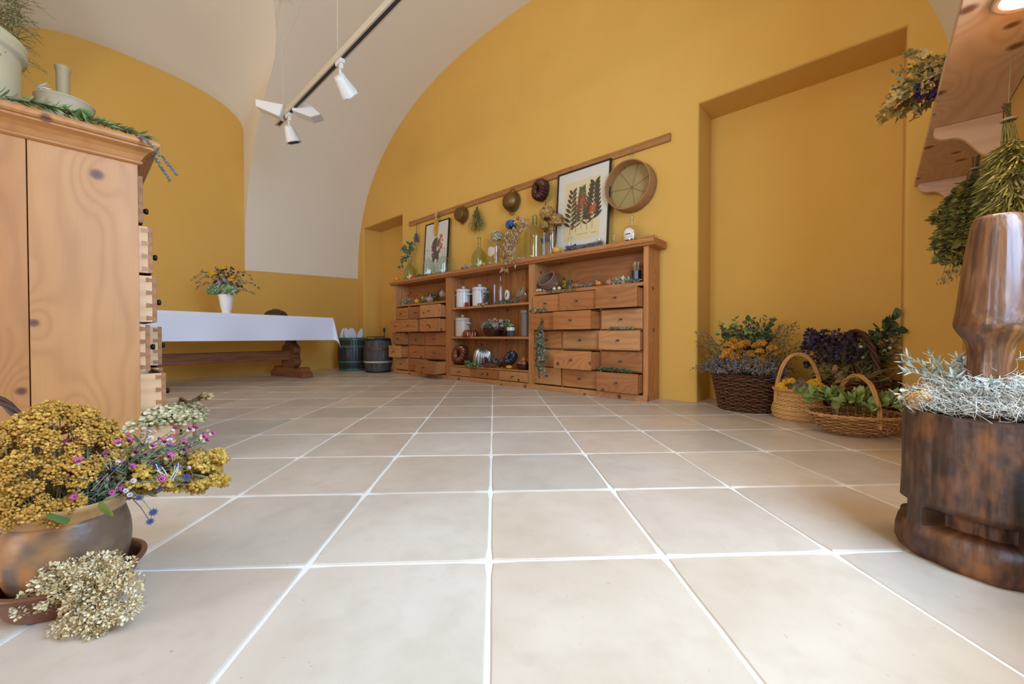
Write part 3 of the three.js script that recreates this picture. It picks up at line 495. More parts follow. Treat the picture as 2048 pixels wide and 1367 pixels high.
// framed botanical prints
function print(kind) {
  const c = document.createElement('canvas'); c.width = 420; c.height = 600; const x = c.getContext('2d');
  x.fillStyle = '#d6cdbb'; x.fillRect(0, 0, 420, 600); x.fillStyle = '#d9c592'; if (!kind) x.fillRect(60, 80, 300, 440);
  const leaf = (px, py, a, l, w, col) => { x.save(); x.translate(px, py); x.rotate(a); x.fillStyle = col; x.beginPath(); x.moveTo(0, 0); x.quadraticCurveTo(w, -l * 0.5, 0, -l); x.quadraticCurveTo(-w, -l * 0.5, 0, 0); x.fill(); x.strokeStyle = 'rgba(225,205,160,.5)'; x.lineWidth = 1; x.beginPath(); x.moveTo(0, 0); x.lineTo(0, -l); x.stroke(); x.restore(); };
  const plant = (bx0, by, h, lean, col, n, l) => { x.strokeStyle = '#5a4426'; x.lineWidth = 3; x.beginPath(); x.moveTo(bx0, by); x.quadraticCurveTo(bx0, by - h * 0.5, bx0 + lean, by - h); x.stroke(); for (let i = 0; i < n; i++) { const t = 0.18 + 0.82 * i / n, px = bx0 + lean * t * t, py = by - h * t; leaf(px, py, -1.05 + t * 0.5, l * (1.1 - t * 0.4), l * 0.3, col); leaf(px, py - 5, 1.05 - t * 0.5, l * (1.1 - t * 0.4), l * 0.3, col); } };
  const berry = (px, py, r, col) => { x.fillStyle = col; x.beginPath(); x.ellipse(px, py, r, r * 1.25, 0, 0, 6.3); x.fill(); };
  if (!kind) {
    plant(115, 470, 330, 20, '#463a20', 8, 74); plant(210, 440, 300, 0, '#57492a', 11, 66); plant(300, 450, 330, 15, '#3f331c', 9, 92); plant(165, 460, 210, 12, '#4c4024', 6, 48); plant(258, 455, 230, -8, '#4a3d22', 6, 56);
    for (let i = 0; i < 26; i++) { const a = i * 2.4, r = 8 + i * 2.4; berry(212 + Math.cos(a) * r, 250 + Math.sin(a) * r * 1.1, 7, i % 3 ? '#a5512c' : '#8a3d22'); }
    for (const [a, b] of [[290, 300], [312, 322], [282, 330], [318, 292]]) berry(a, b, 13, '#b5502a'); berry(135, 420, 13, '#7a5a30'); leaf(210, 160, 0.5, 40, 10, '#2f4a3c'); leaf(210, 160, -0.5, 40, 10, '#2f4a3c'); leaf(210, 165, 0, 50, 10, '#35543f');
    x.strokeStyle = 'rgba(70,55,35,.65)'; x.lineWidth = 2; for (const [a, b, l] of [[95, 490, 55], [175, 478, 90], [290, 482, 50]]) { x.beginPath(); x.moveTo(a, b); for (let i = 0; i < l; i += 3) x.lineTo(a + i, b + Math.sin(i * 1.1) * 2); x.stroke(); }
  } else {
    for (let i = 0; i < 34; i++) leaf(200 + (hash(i, 1, 5) - 0.5) * 90, 470 - hash(i, 2, 5) * 230, (hash(i, 3, 5) - 0.5) * 1.6, 90, 26, i % 3 ? '#4c4440' : '#3c3a3a');
    for (let i = 0; i < 40; i++) berry(130 + hash(i, 4, 5) * 100, 210 + hash(i, 5, 5) * 150, 9, i % 2 ? '#7a3c50' : '#5c3348'); for (let i = 0; i < 22; i++) berry(265 + hash(i, 6, 5) * 60, 150 + i * 9, 11, i % 2 ? '#a8402a' : '#c05a34');
    x.strokeStyle = '#4a3a26'; x.lineWidth = 4; x.beginPath(); x.moveTo(200, 470); x.lineTo(190, 540); x.stroke();
  }
  const t = new THREE.CanvasTexture(c); t.colorSpace = THREE.SRGBColorSpace; return new THREE.MeshPhysicalMaterial({ map: t, roughness: 0.7, clearcoat: 0.6, clearcoatRoughness: 0.08 });
}
function frame(label, p, w, h, kind, tilt) {
  const t = thing('picture_frame', label, 'picture', p); t.rotation.x = tilt; const b = 0.016;
  mesh('frame', merge([bx(-w / 2, w / 2, 0, b, 0, 0.018, 'x'), bx(-w / 2, w / 2, h - b, h, 0, 0.018, 'x'), bx(-w / 2, -w / 2 + b, b, h - b, 0, 0.018), bx(w / 2 - b, w / 2, b, h - b, 0, 0.018)]), M.black, t);
  const g = new THREE.BoxGeometry(w - 2 * b, h - 2 * b, 0.006); g.translate(0, h / 2, 0.008); mesh('print', g, print(kind), t);
}
frame('black framed botanical print with dark leaves and red fruit, behind two clear bottles', [-4.175, 1.262, -3.115], 0.5, 0.72, 1, -0.07);
frame('black framed print of three fruiting plants leaning behind the large sieve', [-1.985, 1.262, -3.1], 0.565, 0.79, 0, -0.075);

// ---------- fruit, vegetables, jars and crocks ----------
function globe(r, h, seg = 20, ribs = 0, dip = 0.12) { return grid(seg, 12, (u, v) => { const a = u * 6.28319, b = v * Math.PI, k = r * Math.sin(b) * (1 - (ribs ? 0.07 * Math.pow(Math.abs(Math.cos(ribs * a / 2)), 6) : 0)); return V(Math.cos(a) * k, h / 2 - Math.cos(b) * h / 2 * (1 - dip * Math.exp(-Math.pow(Math.sin(b) * 3, 2))), -Math.sin(a) * k); }); }
function fruit(name, label, cat, x, y, z, r, h, col, o = {}) {
  const t = thing(name, label, cat, [x, y, z], rr(0, 6), o.group); mesh('body', globe(r, h, 20, o.ribs, o.dip), plain(col, o.rough ?? 0.4), t);
  if (o.neck) { const n = lathe(smooth([[r * 0.5, h * 0.82], [r * 0.2, h * 0.98], [r * 0.1, h * 1.25], [0, h * 1.3]], 10), 10); mesh('neck', n, plain(o.neck, 0.7), t); }
  if (o.stem) mesh('stem', tubeG([[0, h * 0.9, 0], [0.002, h * 1.08, 0], [0.007, h * 1.2, 0]], r * 0.12, 6, 6), plain(o.stem, 0.8), t);
  if (o.tilt) t.rotation.z = o.tilt; return t;
}
const TOP = 1.2585;
fruit('orange', 'bright orange fruit at the far left end of the cabinet top', 'orange', -4.885, TOP, -3.0, 0.036, 0.07, 0xd9902c);
fruit('tomato', 'small red tomato on the cabinet top beside the green flask', 'tomato', -4.475, TOP, -2.995, 0.029, 0.05, 0xc2452a, { ribs: 5, stem: 0x4c5a2a });
fruit('beetroot', 'dull dark red root lying on the cabinet top below the left framed print', 'beetroot', -4.35, TOP, -3.0, 0.034, 0.045, 0x6b3427, { rough: 0.6, neck: 0x6b4a30 });
fruit('small_squash', 'yellow green small squash on the cabinet top between the clear bottles', 'squash', -4.02, TOP, -2.985, 0.035, 0.042, 0xa39a45, { ribs: 8, stem: 0x6a5a34 });
fruit('orange', 'orange fruit in front of the green bottle with a tall neck', 'orange', -3.14, TOP, -2.99, 0.027, 0.05, 0xd2832f);
fruit('onion', 'light brown onion in front of the large labelled jar', 'onion', -3.04, TOP, -2.99, 0.026, 0.046, 0xc08a50, { neck: 0xb58b58 });
fruit('lemon', 'yellow mottled gourd lying at the foot of the brown hydrangea jar', 'gourd', -2.16, TOP, -2.985, 0.046, 0.07, 0xd0a247, { neck: 0xb89a5a, tilt: 0.15 });
for (let i = 0; i < 5; i++) fruit('physalis', ['leftmost', 'second from the left', 'topmost', 'fourth from the left', 'rightmost'][i] + ' of the orange dried husks heaped left of the green bottle', 'physalis', -3.53 + i * 0.023, TOP + (i === 2 ? 0.03 : 0), -3.02 + 0.02 * (i % 2), 0.019, 0.042, i % 2 ? 0xb0692f : 0xc4803c, { group: 'orange husks by the green bottle', neck: 0xa8743a, rough: 0.7 });
// bottles: [radius, height] outlines
function vessel(name, label, cat, p, prof, mat, o = {}) {
  const t = thing(name, label, cat, p, 0, o.group); mesh('body', lathe(smooth(prof, o.n ?? 40), 40), mat, t);
  if (o.rim) { const [r, y, k] = o.rim; const g = new THREE.TorusGeometry(r, k, 8, 32); g.rotateX(Math.PI / 2); g.translate(0, y, 0); mesh('rim', g, mat, t); }
  return t;
}
const flask = (r, h, nr, nh) => [[0, 0.004], [r * 0.9, 0.002], [r, h * 0.06], [r * 1.0, h * 0.3], [r * 0.86, h * 0.48], [r * 0.45, h * 0.62], [nr * 1.1, h * 0.7], [nr, h * (1 - nh * 0.5)], [nr * 1.05, h]];
const jarP = (r, h, nr) => [[0, 0.003], [r * 0.94, 0.002], [r, h * 0.04], [r, h * 0.2], [r, h * 0.5], [r, h * 0.8], [r * 0.96, h * 0.87], [nr, h * 0.93], [nr, h]];
vessel('glass_flask', 'round green glass flask holding a leafy sprig, leftmost bottle on the cabinet', 'bottle', [-4.69, TOP, -3.08], flask(0.095, 0.33, 0.022, 0.3), M.glassGreen, { rim: [0.022, 0.328, 0.006] });
vessel('glass_bottle', 'clear bluish bottle with sloping shoulders, left of the two before the left print', 'bottle', [-4.19, TOP, -3.02], flask(0.09, 0.335, 0.017, 0.3), M.glassTeal, { rim: [0.018, 0.332, 0.005] });
vessel('glass_bottle', 'clear bluish domed bottle, right of the two before the left print', 'bottle', [-3.88, TOP, -3.02], [[0, 0.003], [0.084, 0.002], [0.09, 0.02], [0.09, 0.1], [0.086, 0.15], [0.06, 0.19], [0.024, 0.215], [0.016, 0.24], [0.016, 0.32]], M.glassTeal, { rim: [0.017, 0.318, 0.005] });
vessel('glass_bottle', 'green bulbous bottle with a long neck left of the labelled jar', 'bottle', [-3.3, TOP, -3.07], flask(0.088, 0.355, 0.019, 0.3), M.glassGreen, { rim: [0.02, 0.35, 0.006] });
{
  const t = vessel('storage_jar', 'large clear glass jar with a round blank white label', 'jar', [-3.05, TOP, -3.08], jarP(0.092, 0.28, 0.08), M.glass, { rim: [0.081, 0.278, 0.005] });
  const lab = grid(16, 16, (u, v) => { const a = u * 6.2832, r = v * 0.052, s = (Math.cos(a) * r) / 0.0935 + 0.0; return V(Math.sin(s) * 0.0935, 0.15 + Math.sin(a) * r, Math.cos(s) * 0.0935); }); lab.rotateY(0.15); mesh('label', lab, new THREE.MeshStandardMaterial({ color: 0xd8bfa4, roughness: 0.8, side: THREE.DoubleSide }), t);
  vessel('glass_vase', 'tall slender glass vase holding one blue hydrangea head', 'vase', [-2.82, TOP, -3.1], [[0, 0.004], [0.034, 0.002], [0.036, 0.01], [0.012, 0.03], [0.018, 0.08], [0.026, 0.2], [0.03, 0.3], [0.042, 0.34], [0.044, 0.35]], M.glassTeal);
  vessel('wide_jar', 'wide clear jar behind the trailing hop branches', 'jar', [-2.79, TOP, -3.0], jarP(0.075, 0.24, 0.07), M.glass, { rim: [0.071, 0.238, 0.004] });
  const d = vessel('demijohn', 'large pale green glass demijohn with a dark green neck', 'demijohn', [-2.5, TOP, -3.075], [[0, 0.004], [0.1, 0.002], [0.106, 0.015], [0.106, 0.1], [0.106, 0.23], [0.1, 0.28], [0.07, 0.315], [0.03, 0.335], [0.022, 0.36], [0.022, 0.43]], M.glassPale);
  const nk = lathe([[0.023, 0.345], [0.025, 0.36], [0.0245, 0.415], [0.029, 0.417], [0.029, 0.437], [0.018, 0.438]], 28); mesh('neck', nk, M.glassGreen, d);
  vessel('hydrangea_jar', 'clear jar with a narrow neck holding two brown hydrangea heads', 'jar', [-2.25, TOP, -3.02], jarP(0.064, 0.25, 0.034), M.glass, { rim: [0.035, 0.248, 0.005] });
  vessel('glass_cylinder', 'tall thin clear glass cylinder standing beside the hydrangea jar', 'glass', [-2.37, TOP, -3.05], [[0, 0.003], [0.038, 0.002], [0.039, 0.02], [0.039, 0.12], [0.039, 0.235]], M.glass, { rim: [0.039, 0.234, 0.002] });
  const lb = vessel('apothecary_bottle', 'round clear bottle with a large white label and glass stopper at the right end', 'bottle', [-1.475, TOP, -3.07], [[0, 0.004], [0.062, 0.002], [0.071, 0.015], [0.072, 0.08], [0.066, 0.12], [0.04, 0.145], [0.018, 0.152], [0.016, 0.185], [0.022, 0.19]], M.glass);
  const l2 = grid(20, 10, (u, v) => { const a = u * 6.2832, r = v * 0.046, s = (Math.cos(a) * r * 1.1) / 0.0728; return V(Math.sin(s) * 0.0728, 0.068 + Math.sin(a) * r, Math.cos(s) * 0.0728); }, (u, v) => [0.5 + 0.5 * v * Math.cos(u * 6.2832), 0.5 + 0.5 * v * Math.sin(u * 6.2832)]);
  const c = document.createElement('canvas'); c.width = c.height = 128; const x = c.getContext('2d'); x.fillStyle = '#e8dccb'; x.fillRect(0, 0, 128, 128); x.strokeStyle = '#6a4a3a'; x.lineWidth = 2; x.beginPath(); x.arc(64, 64, 52, 0, 6.3); x.stroke(); x.fillStyle = '#4a342a'; x.fillRect(34, 58, 58, 11); const ct = new THREE.CanvasTexture(c); ct.colorSpace = THREE.SRGBColorSpace;
  mesh('label', l2, new THREE.MeshStandardMaterial({ map: ct, roughness: 0.8, side: THREE.DoubleSide }), lb); mesh('stopper', lathe(smooth([[0.012, 0.17], [0.014, 0.19], [0.01, 0.195], [0.02, 0.205], [0.022, 0.218], [0.012, 0.228], [0, 0.23]], 20), 20), M.glass, lb);
  mesh('contents', lathe([[0, 0.01], [0.05, 0.01], [0.058, 0.016], [0.055, 0.03], [0, 0.036]], 20), M.steelDark, lb);
  vessel('glass_vial', 'thin clear vial standing behind the lavender bundle', 'vial', [-2.08, TOP, -3.06], [[0, 0.003], [0.012, 0.002], [0.013, 0.02], [0.013, 0.11], [0.01, 0.135], [0.011, 0.165]], M.glass, { rim: [0.012, 0.165, 0.002] });
  vessel('shot_glass', 'small clear tumbler at the right end of the lavender bundle', 'glass', [-1.76, TOP, -3.04], [[0, 0.006], [0.015, 0.004], [0.017, 0.012], [0.021, 0.085]], M.glass, { rim: [0.021, 0.085, 0.0015] });
  vessel('small_bottle', 'tiny clear tapered bottle between the tumbler and the labelled round bottle', 'bottle', [-1.625, TOP, -3.05], [[0, 0.003], [0.02, 0.002], [0.021, 0.012], [0.014, 0.04], [0.008, 0.07], [0.009, 0.1]], M.glass, { rim: [0.009, 0.1, 0.002] });
}
// things on the shelves
const S1 = 0.8395, S2 = 0.5025, S3 = 0.1715, SL = 0.9315, SR = 0.9295, ZS = -3.06;
function crock(label, x, y, h, r, m, group) {
  const t = thing('lidded_crock', label, 'crock', [x, y, ZS - 0.01], 0, group);
  mesh('body', lathe([[0, 0], [r * 0.97, 0], [r, 0.006], [r, h * 0.3], [r, h * 0.76], [r * 1.035, h * 0.77], [r * 1.035, h * 0.81], [r * 0.9, h * 0.81]], 40), m, t);
  mesh('lid', lathe(smooth([[r * 1.0, h * 0.812], [r * 1.01, h * 0.825], [r * 0.95, h * 0.85], [r * 0.5, h * 0.875], [0.014, h * 0.885], [0.012, h * 0.91], [0.023, h * 0.95], [0.02, h * 0.985], [0, h * 1.0]], 40), 40), m, t);
  for (const yy of [0.72, 0.69]) mesh('blue_band', lathe([[r * 1.001, h * yy], [r * 1.006, h * (yy + 0.006)], [r * 1.001, h * (yy + 0.012)]], 40), M.blueLine, t);
  for (const s of [-1, 1]) mesh('handle', tubeG([[s * r * 0.95, h * 0.6, 0.022], [s * (r + 0.03), h * 0.6, 0.016], [s * (r + 0.03), h * 0.6, -0.016], [s * r * 0.95, h * 0.6, -0.022]], 0.0115, 14, 8), m, t);
}
crock('white glazed lidded crock, left of the pair on the top middle shelf', -3.57, S1, 0.25, 0.083, M.crock);
crock('white glazed lidded crock, right of the pair on the top middle shelf', -3.29, S1, 0.25, 0.083, M.crock);
crock('cream beige lidded crock on the middle shelf above the cake moulds', -3.585, S2, 0.255, 0.085, M.crockCream);
R = rngOf(33);
for (let i = 0; i < 5; i++) fruit('cherry_tomato', ['lower left', 'lower middle', 'lower right', 'upper left', 'upper right'][i] + ' one of the small red tomatoes piled before the white crocks', 'tomato', -3.445 + (i % 3) * 0.032 + (i > 2 ? 0.014 : 0), S1 + (i > 2 ? 0.024 : 0), -3.0 + 0.004 * i, 0.0155, 0.028, 0xb62a1c, { group: 'cherry tomatoes before the white crocks', rough: 0.25 });
vessel('glass_bottle', 'tall straight clear bottle on the top middle shelf', 'bottle', [-2.945, S1, -3.05], [[0, 0.004], [0.03, 0.002], [0.033, 0.01], [0.033, 0.19], [0.026, 0.22], [0.014, 0.24], [0.014, 0.295]], M.glass, { rim: [0.015, 0.293, 0.003] });
vessel('glass_tube', 'thin clear glass tube right of the dried herbs on the top middle shelf', 'glass', [-3.045, S1, -3.06], [[0, 0.003], [0.017, 0.002], [0.018, 0.01], [0.018, 0.12], [0.018, 0.225]], M.glass);
{
  const t = thing('oval_plaque', 'small white oval plaque with a dark bird like ink blot beside the tall clear bottle', 'plaque', [-2.875, S1, -3.075]);
  const c = document.createElement('canvas'); c.width = 96; c.height = 160; const x = c.getContext('2d'); x.fillStyle = '#e9e6e0'; x.fillRect(0, 0, 96, 160); x.fillStyle = '#34383f'; x.beginPath(); x.ellipse(46, 86, 13, 30, 0.35, 0, 6.3); x.fill(); x.beginPath(); x.ellipse(58, 56, 8, 15, -0.3, 0, 6.3); x.fill(); const ct = new THREE.CanvasTexture(c); ct.colorSpace = THREE.SRGBColorSpace;
  const g = grid(24, 8, (u, v) => V(Math.cos(u * 6.2832) * v * 0.031, 0.1 + Math.sin(u * 6.2832) * v * 0.055, 0.012 - 0.006 * v * v), (u, v) => [0.5 + 0.5 * v * Math.cos(u * 6.2832), 0.5 + 0.5 * v * Math.sin(u * 6.2832)]); mesh('face', g, new THREE.MeshStandardMaterial({ map: ct, roughness: 0.3 }), t);
  const b = new THREE.CylinderGeometry(1, 1, 0.012, 32); b.rotateX(Math.PI / 2); b.scale(0.031, 0.055, 1); b.translate(0, 0.1, 0); mesh('back', b, M.crock, t); mesh('stand', box(0.05, 0.05, 0.03, 0, 0, -0.006, 'x', 0.004), M.steelDark, t);
  const j = thing('tipped_jar', 'clear glass jar lying on its side with cord around its mouth', 'jar', [-2.6, S1 + 0.075, -3.06]);
  const b2 = lathe(smooth([[0, -0.075], [0.06, -0.074], [0.068, -0.06], [0.068, 0.03], [0.06, 0.055], [0.054, 0.075]], 30), 36); b2.rotateX(1.05); b2.rotateY(-0.55); mesh('body', b2, M.glass, j);
  for (let k = 0; k < 3; k++) { const r = new THREE.TorusGeometry(0.056 + 0.003 * k, 0.006, 6, 40); r.rotateX(Math.PI / 2); r.translate(0, 0.06 + 0.009 * k, 0); r.rotateX(1.05); r.rotateY(-0.55); mesh('cord', r, M.string, j); }
}
{
  const m = mould('copper_mould', 'low copper pudding mould upside down beside the cream crock', M.copper, [-3.4, S2, -3.03], 0.085, 14, 0.012, 0.5, 0);
  const d = thing('brown_bowl', 'dark brown glazed bowl filled with dried flowers on the middle shelf', 'bowl', [-3.06, S2, -3.05]);
  mesh('body', lathe(smooth([[0, 0.002], [0.07, 0.0], [0.075, 0.006], [0.1, 0.06], [0.107, 0.082], [0.112, 0.088], [0.104, 0.088], [0.095, 0.06], [0.06, 0.014], [0, 0.012]], 40), 44), M.copperDark, d); mesh('handle', box(0.03, 0.018, 0.014, 0, 0.055, 0.105, 'x', 0.005), M.copperDark, d);
  const p = thing('glazed_pot', 'small pot glazed white above grey at the right of the middle shelf', 'pot', [-2.79, S2, -3.04]);
  mesh('body', lathe([[0, 0], [0.035, 0], [0.04, 0.005], [0.042, 0.06]], 28), M.barrelOld, p); mesh('glazed_rim', lathe([[0.042, 0.06], [0.044, 0.062], [0.044, 0.095], [0.038, 0.095], [0.038, 0.02], [0, 0.02]], 28), M.crock, p);
  const p2 = thing('dark_tumbler', 'narrow dark tumbler just behind the small white rimmed pot', 'tumbler', [-2.915, S2, -3.09]); mesh('body', lathe([[0, 0], [0.026, 0], [0.03, 0.1], [0.027, 0.1], [0.024, 0.01], [0, 0.01]], 24), M.copperDark, p2);
  vessel('glass_cylinder', 'tall frosted glass cylinder at the right end of the middle shelf', 'glass', [-2.6, S2, -3.05], [[0, 0.003], [0.04, 0.002], [0.042, 0.012], [0.042, 0.12], [0.042, 0.225], [0.05, 0.235], [0.05, 0.26]], new THREE.MeshPhysicalMaterial({ color: 0xcac8c2, transmission: 0.75, roughness: 0.35, thickness: 0 }), { rim: [0.05, 0.26, 0.003] });
  mould('bundt_mould', 'copper ring mould with swirled flutes leaning at the left of the bottom shelf', M.copper, [-3.585, S3 + 0.113, -3.07], 0.113, 14, 0.017, 1.6, Math.PI / 2 - 0.2);
  const s = thing('melon_mould', 'silver tin melon shaped mould with broad ribs behind the bottom shelf greenery', 'cake mould', [-3.285, S3 + 0.006, -3.1]);
  const g = fluted([[0.1, 0], [0.102, 0.02], [0.096, 0.1], [0.075, 0.16], [0.035, 0.192], [0.004, 0.2]], 14, 0.018, 0); g.rotateZ(-0.12); g.translate(0, 0.006, 0); mesh('body', g, M.silver, s); const rm = new THREE.TorusGeometry(0.102, 0.004, 8, 48); rm.rotateX(Math.PI / 2); rm.rotateZ(-0.12); rm.translate(0, 0.008, 0); mesh('rim', rm, M.silver, s);
  const td = thing('tin_dish', 'low brown dish heaped with dried cones and pods on the bottom shelf', 'dish', [-3.06, S3, -3.03]);
  mesh('body', lathe(smooth([[0, 0.002], [0.075, 0], [0.085, 0.008], [0.1, 0.045], [0.104, 0.05], [0.096, 0.046], [0.075, 0.012], [0, 0.01]], 30), 40), M.dish, td);
  mould('bundt_mould', 'dark steel ring mould with round bosses tilted on the bottom shelf', M.steelDark, [-2.79, S3 + 0.095, -3.06], 0.076, 11, 0.02, 0.3, 1.0, -0.1);
  const ob = thing('brown_bowl', 'small dark bowl of onions at the right end of the bottom shelf', 'bowl', [-2.615, S3, -3.04]); mesh('body', lathe(smooth([[0, 0.002], [0.05, 0], [0.056, 0.006], [0.068, 0.06], [0.062, 0.06], [0.05, 0.014], [0, 0.01]], 30), 36), M.copperDark, ob);
  R = rngOf(37);
  [[-0.03, 0.045, 0.02], [0.025, 0.045, 0.025], [0.0, 0.05, -0.02], [0.005, 0.085, 0.005], [0.035, 0.08, -0.03]].forEach(([x, y, z], i) => fruit('onion', ['front left', 'front right', 'hindmost lower', 'topmost', 'upper right'][i] + ' one of the coppery onions heaped in the small dark bowl', 'onion', -2.615 + x, S3 + y - 0.012, -3.04 + z, 0.028, 0.05, i % 2 ? 0xb06a34 : 0xa05a2a, { group: 'onions in the dark bowl', neck: 0xa87a44 }));
  fruit('yellow_gourd', 'orange yellow gourd lying before the dark steel ring mould', 'gourd', -2.76, S3, -2.985, 0.035, 0.04, 0xd99a22, { ribs: 6, stem: 0x5a4a28 });
  // left compartment
  fruit('lemon', 'yellow lemon among dried flowers in the left open compartment', 'lemon', -4.41, SL, -3.0, 0.034, 0.06, 0xdca02a, { neck: 0xc89028 });
  fruit('turnip', 'pale pink and white turnip in the left open compartment', 'turnip', -4.2, SL, -3.05, 0.05, 0.085, 0xb08a80, { neck: 0xb8a890 });
  const f = thing('stone_wedge', 'pale stone cone lying on its side at the right of the left compartment', 'funnel', [-3.93, SL + 0.045, -3.06]); const cg = lathe([[0, 0.16], [0.006, 0.158], [0.05, 0.012], [0.05, 0.004], [0.046, 0], [0, 0]], 28); cg.rotateZ(-1.9); cg.rotateY(0.5); cg.translate(-0.05, 0.06, 0); mesh('body', cg, M.marble, f);
  // right compartment
  for (let i = 0; i < 3; i++) fruit('garlic_bulb', ['left', 'middle', 'right'][i] + ' one of the three garlic bulbs at the left end of the right compartment', 'garlic', -2.4 + i * 0.04, SR, -3.0 + (i % 2) * 0.012, 0.018, 0.03, 0xd8cdb8, { group: 'garlic by the tipped wicker basket', neck: 0xc9b894, ribs: 6 });
  for (let i = 0; i < 2; i++) fruit('garlic_bulb', ['left', 'right'][i] + ' one of the two white garlic bulbs in front of the tipped wicker basket', 'garlic', -2.2 + i * 0.055, SR, -2.995, 0.018, 0.03, 0xded4c4, { group: 'garlic in front of the basket', neck: 0xc9b894, ribs: 6 });
  fruit('orange_squash', 'small rusty orange squash near the middle of the right compartment', 'squash', -2.0, SR, -3.06, 0.036, 0.06, 0xb8642a, { ribs: 7, stem: 0x6a4a28 });
  fruit('onion', 'flat reddish onion lying behind the orange in the right compartment', 'onion', -1.9, SR, -3.08, 0.034, 0.05, 0x9a5434, { neck: 0x9a6a40 });
  fruit('orange', 'bright orange mandarin at the front edge of the right compartment', 'orange', -1.735, SR, -2.99, 0.029, 0.044, 0xdd7d1e, { ribs: 6, stem: 0x5a6a30 });
  fruit('onion', 'round copper coloured onion right of the mandarin', 'onion', -1.66, SR, -3.04, 0.034, 0.055, 0xb87a52, { neck: 0xa87a4a });
  vessel('tealight_glass', 'squat glass holding dry twigs in the right compartment', 'glass', [-1.79, SR, -3.07], [[0, 0.003], [0.03, 0.002], [0.034, 0.01], [0.037, 0.055]], M.glassTeal);
  const can = thing('tin_can', 'dark tin can holding brushes at the right of the right compartment', 'can', [-1.43, SR, -3.06]); mesh('body', lathe([[0, 0.002], [0.038, 0.001], [0.04, 0.004], [0.038, 0.006], [0.038, 0.05], [0.0385, 0.052], [0.038, 0.054], [0.038, 0.1], [0.04, 0.104], [0.036, 0.104], [0.036, 0.01], [0, 0.01]], 32), M.steelDark, can);
  for (let i = 0; i < 6; i++) { const b = thing('brush', ['leftmost', 'second from the left', 'third from the left', 'fourth from the left', 'fifth from the left', 'rightmost'][i] + ' of the bone handled brushes standing in the dark tin can', 'brush', [-1.43 - 0.024 + i * 0.0096, SR + 0.015, -3.06 + rr(-0.02, 0.02)], rr(0, 6), 'brushes in the tin can'); b.rotation.z = rr(-0.18, 0.18); mesh('handle', lathe(smooth([[0, 0], [0.004, 0.002], [0.005, 0.08], [0.004, 0.13]], 10), 8), M.dowel, b); mesh('bristles', lathe([[0.004, 0.128], [0.008, 0.14], [0.009, 0.158], [0, 0.16]], 8), M.marble, b); }
}
// ---------- track lighting ----------
{
  const y = 2.62, z = -1.375, t = thing('lighting_track', 'long beige lighting track hung from the vault on thin rods', 'track light', [0, y, z]);
  mesh('rail', bx(-4.42, -0.7, -0.025, 0.025, -0.025, 0.025, 'x', 0.003), M.trackCol, t); mesh('slot', bx(-4.38, -0.7, -0.0262, -0.024, -0.012, 0.012, 'x', 0), M.slot, t);
  for (const x of [-4.24, -3.06, -1.6]) { const top = barrel(z, Math.acos(clamp(Math.sign((x - bc(z)) / bh(z)) * Math.pow(Math.abs((x - bc(z)) / bh(z)), NE / 2), -1, 1))).y; mesh('suspension_rod', tubeG([[x, 0.02, 0], [x, top - y, 0]], 0.003, 2, 6), M.trackCol, t); const c = lathe([[0.004, -0.07], [0.012, -0.06], [0.014, 0], [0, 0]], 12); c.translate(x, top - y, 0); mesh('ceiling_cap', c, M.whiteLamp, t); }
  const spot = (x, label, yaw, tilt, r, l) => {
    const s = thing('spotlight', label, 'spotlight', [x, y - 0.026, z]); mesh('adapter', merge([bx(-0.045, 0.045, -0.03, 0, -0.018, 0.018, 'x'), box(0.022, 0.04, 0.022, 0.02, -0.068, 0)]), M.whiteLamp, s);
    mesh('bracket', bx(-0.012, 0.012, -0.14, -0.03, -0.006, 0.006), M.whiteLamp, s);
    const h = new THREE.Group(); const b = lathe([[0, 0.02], [r * 0.55, 0.02], [r * 0.62, 0.0], [r, -l + 0.01], [r, -l], [r * 0.93, -l], [r * 0.5, -0.02], [0, -0.02]], 6); b.rotateZ(tilt); b.rotateY(yaw); b.translate(0, -0.13, 0); mesh('head', b.toNonIndexed(), M.whiteLamp, s);
    const e = lathe([[r * 0.94, -l + 0.006], [0, -l + 0.006]], 24); e.rotateZ(tilt); e.rotateY(yaw); e.translate(0, -0.13, 0); mesh('lens', e, M.slot, s);
  };
  spot(-3.02, 'white angular spotlight hanging alone along the track', 1.9, 0.95, 0.075, 0.13);
  spot(-4.1, 'white conical spotlight nearest the end of the track', 1.6, 0.35, 0.07, 0.13);
  const box1 = thing('transformer', 'white wedge shaped lamp housing projecting left of the track end', 'lamp housing', [-4.16, y + 0.0, z]);
  { const s = new THREE.Shape([[0, -0.05], [0.22, -0.035], [0.24, 0.02], [0, 0.06]].map(([a, b]) => new THREE.Vector2(a, b))); const g = new THREE.ExtrudeGeometry(s, { depth: 0.1, bevelEnabled: true, bevelSize: 0.004, bevelThickness: 0.004, bevelSegments: 1 }); g.translate(0.03, 0, -0.05); g.rotateZ(0.32); g.rotateY(-Math.PI / 2 - 0.75); g.translate(0, -0.01, 0); const m1 = mesh('housing', g, M.whiteLamp, box1); }
  const box2 = thing('transformer', 'white flat lamp housing projecting right of the track end', 'lamp housing', [-4.02, y + 0.0, z]);
  { const s = new THREE.Shape([[0, -0.04], [0.16, -0.07], [0.24, -0.03], [0.12, 0.05], [0, 0.05]].map(([a, b]) => new THREE.Vector2(a, b))); const g = new THREE.ExtrudeGeometry(s, { depth: 0.11, bevelEnabled: true, bevelSize: 0.004, bevelThickness: 0.004, bevelSegments: 1 }); g.translate(0.03, 0, -0.055); g.rotateZ(-0.12); g.rotateY(0.9); mesh('housing', g, M.whiteLamp, box2); }
}
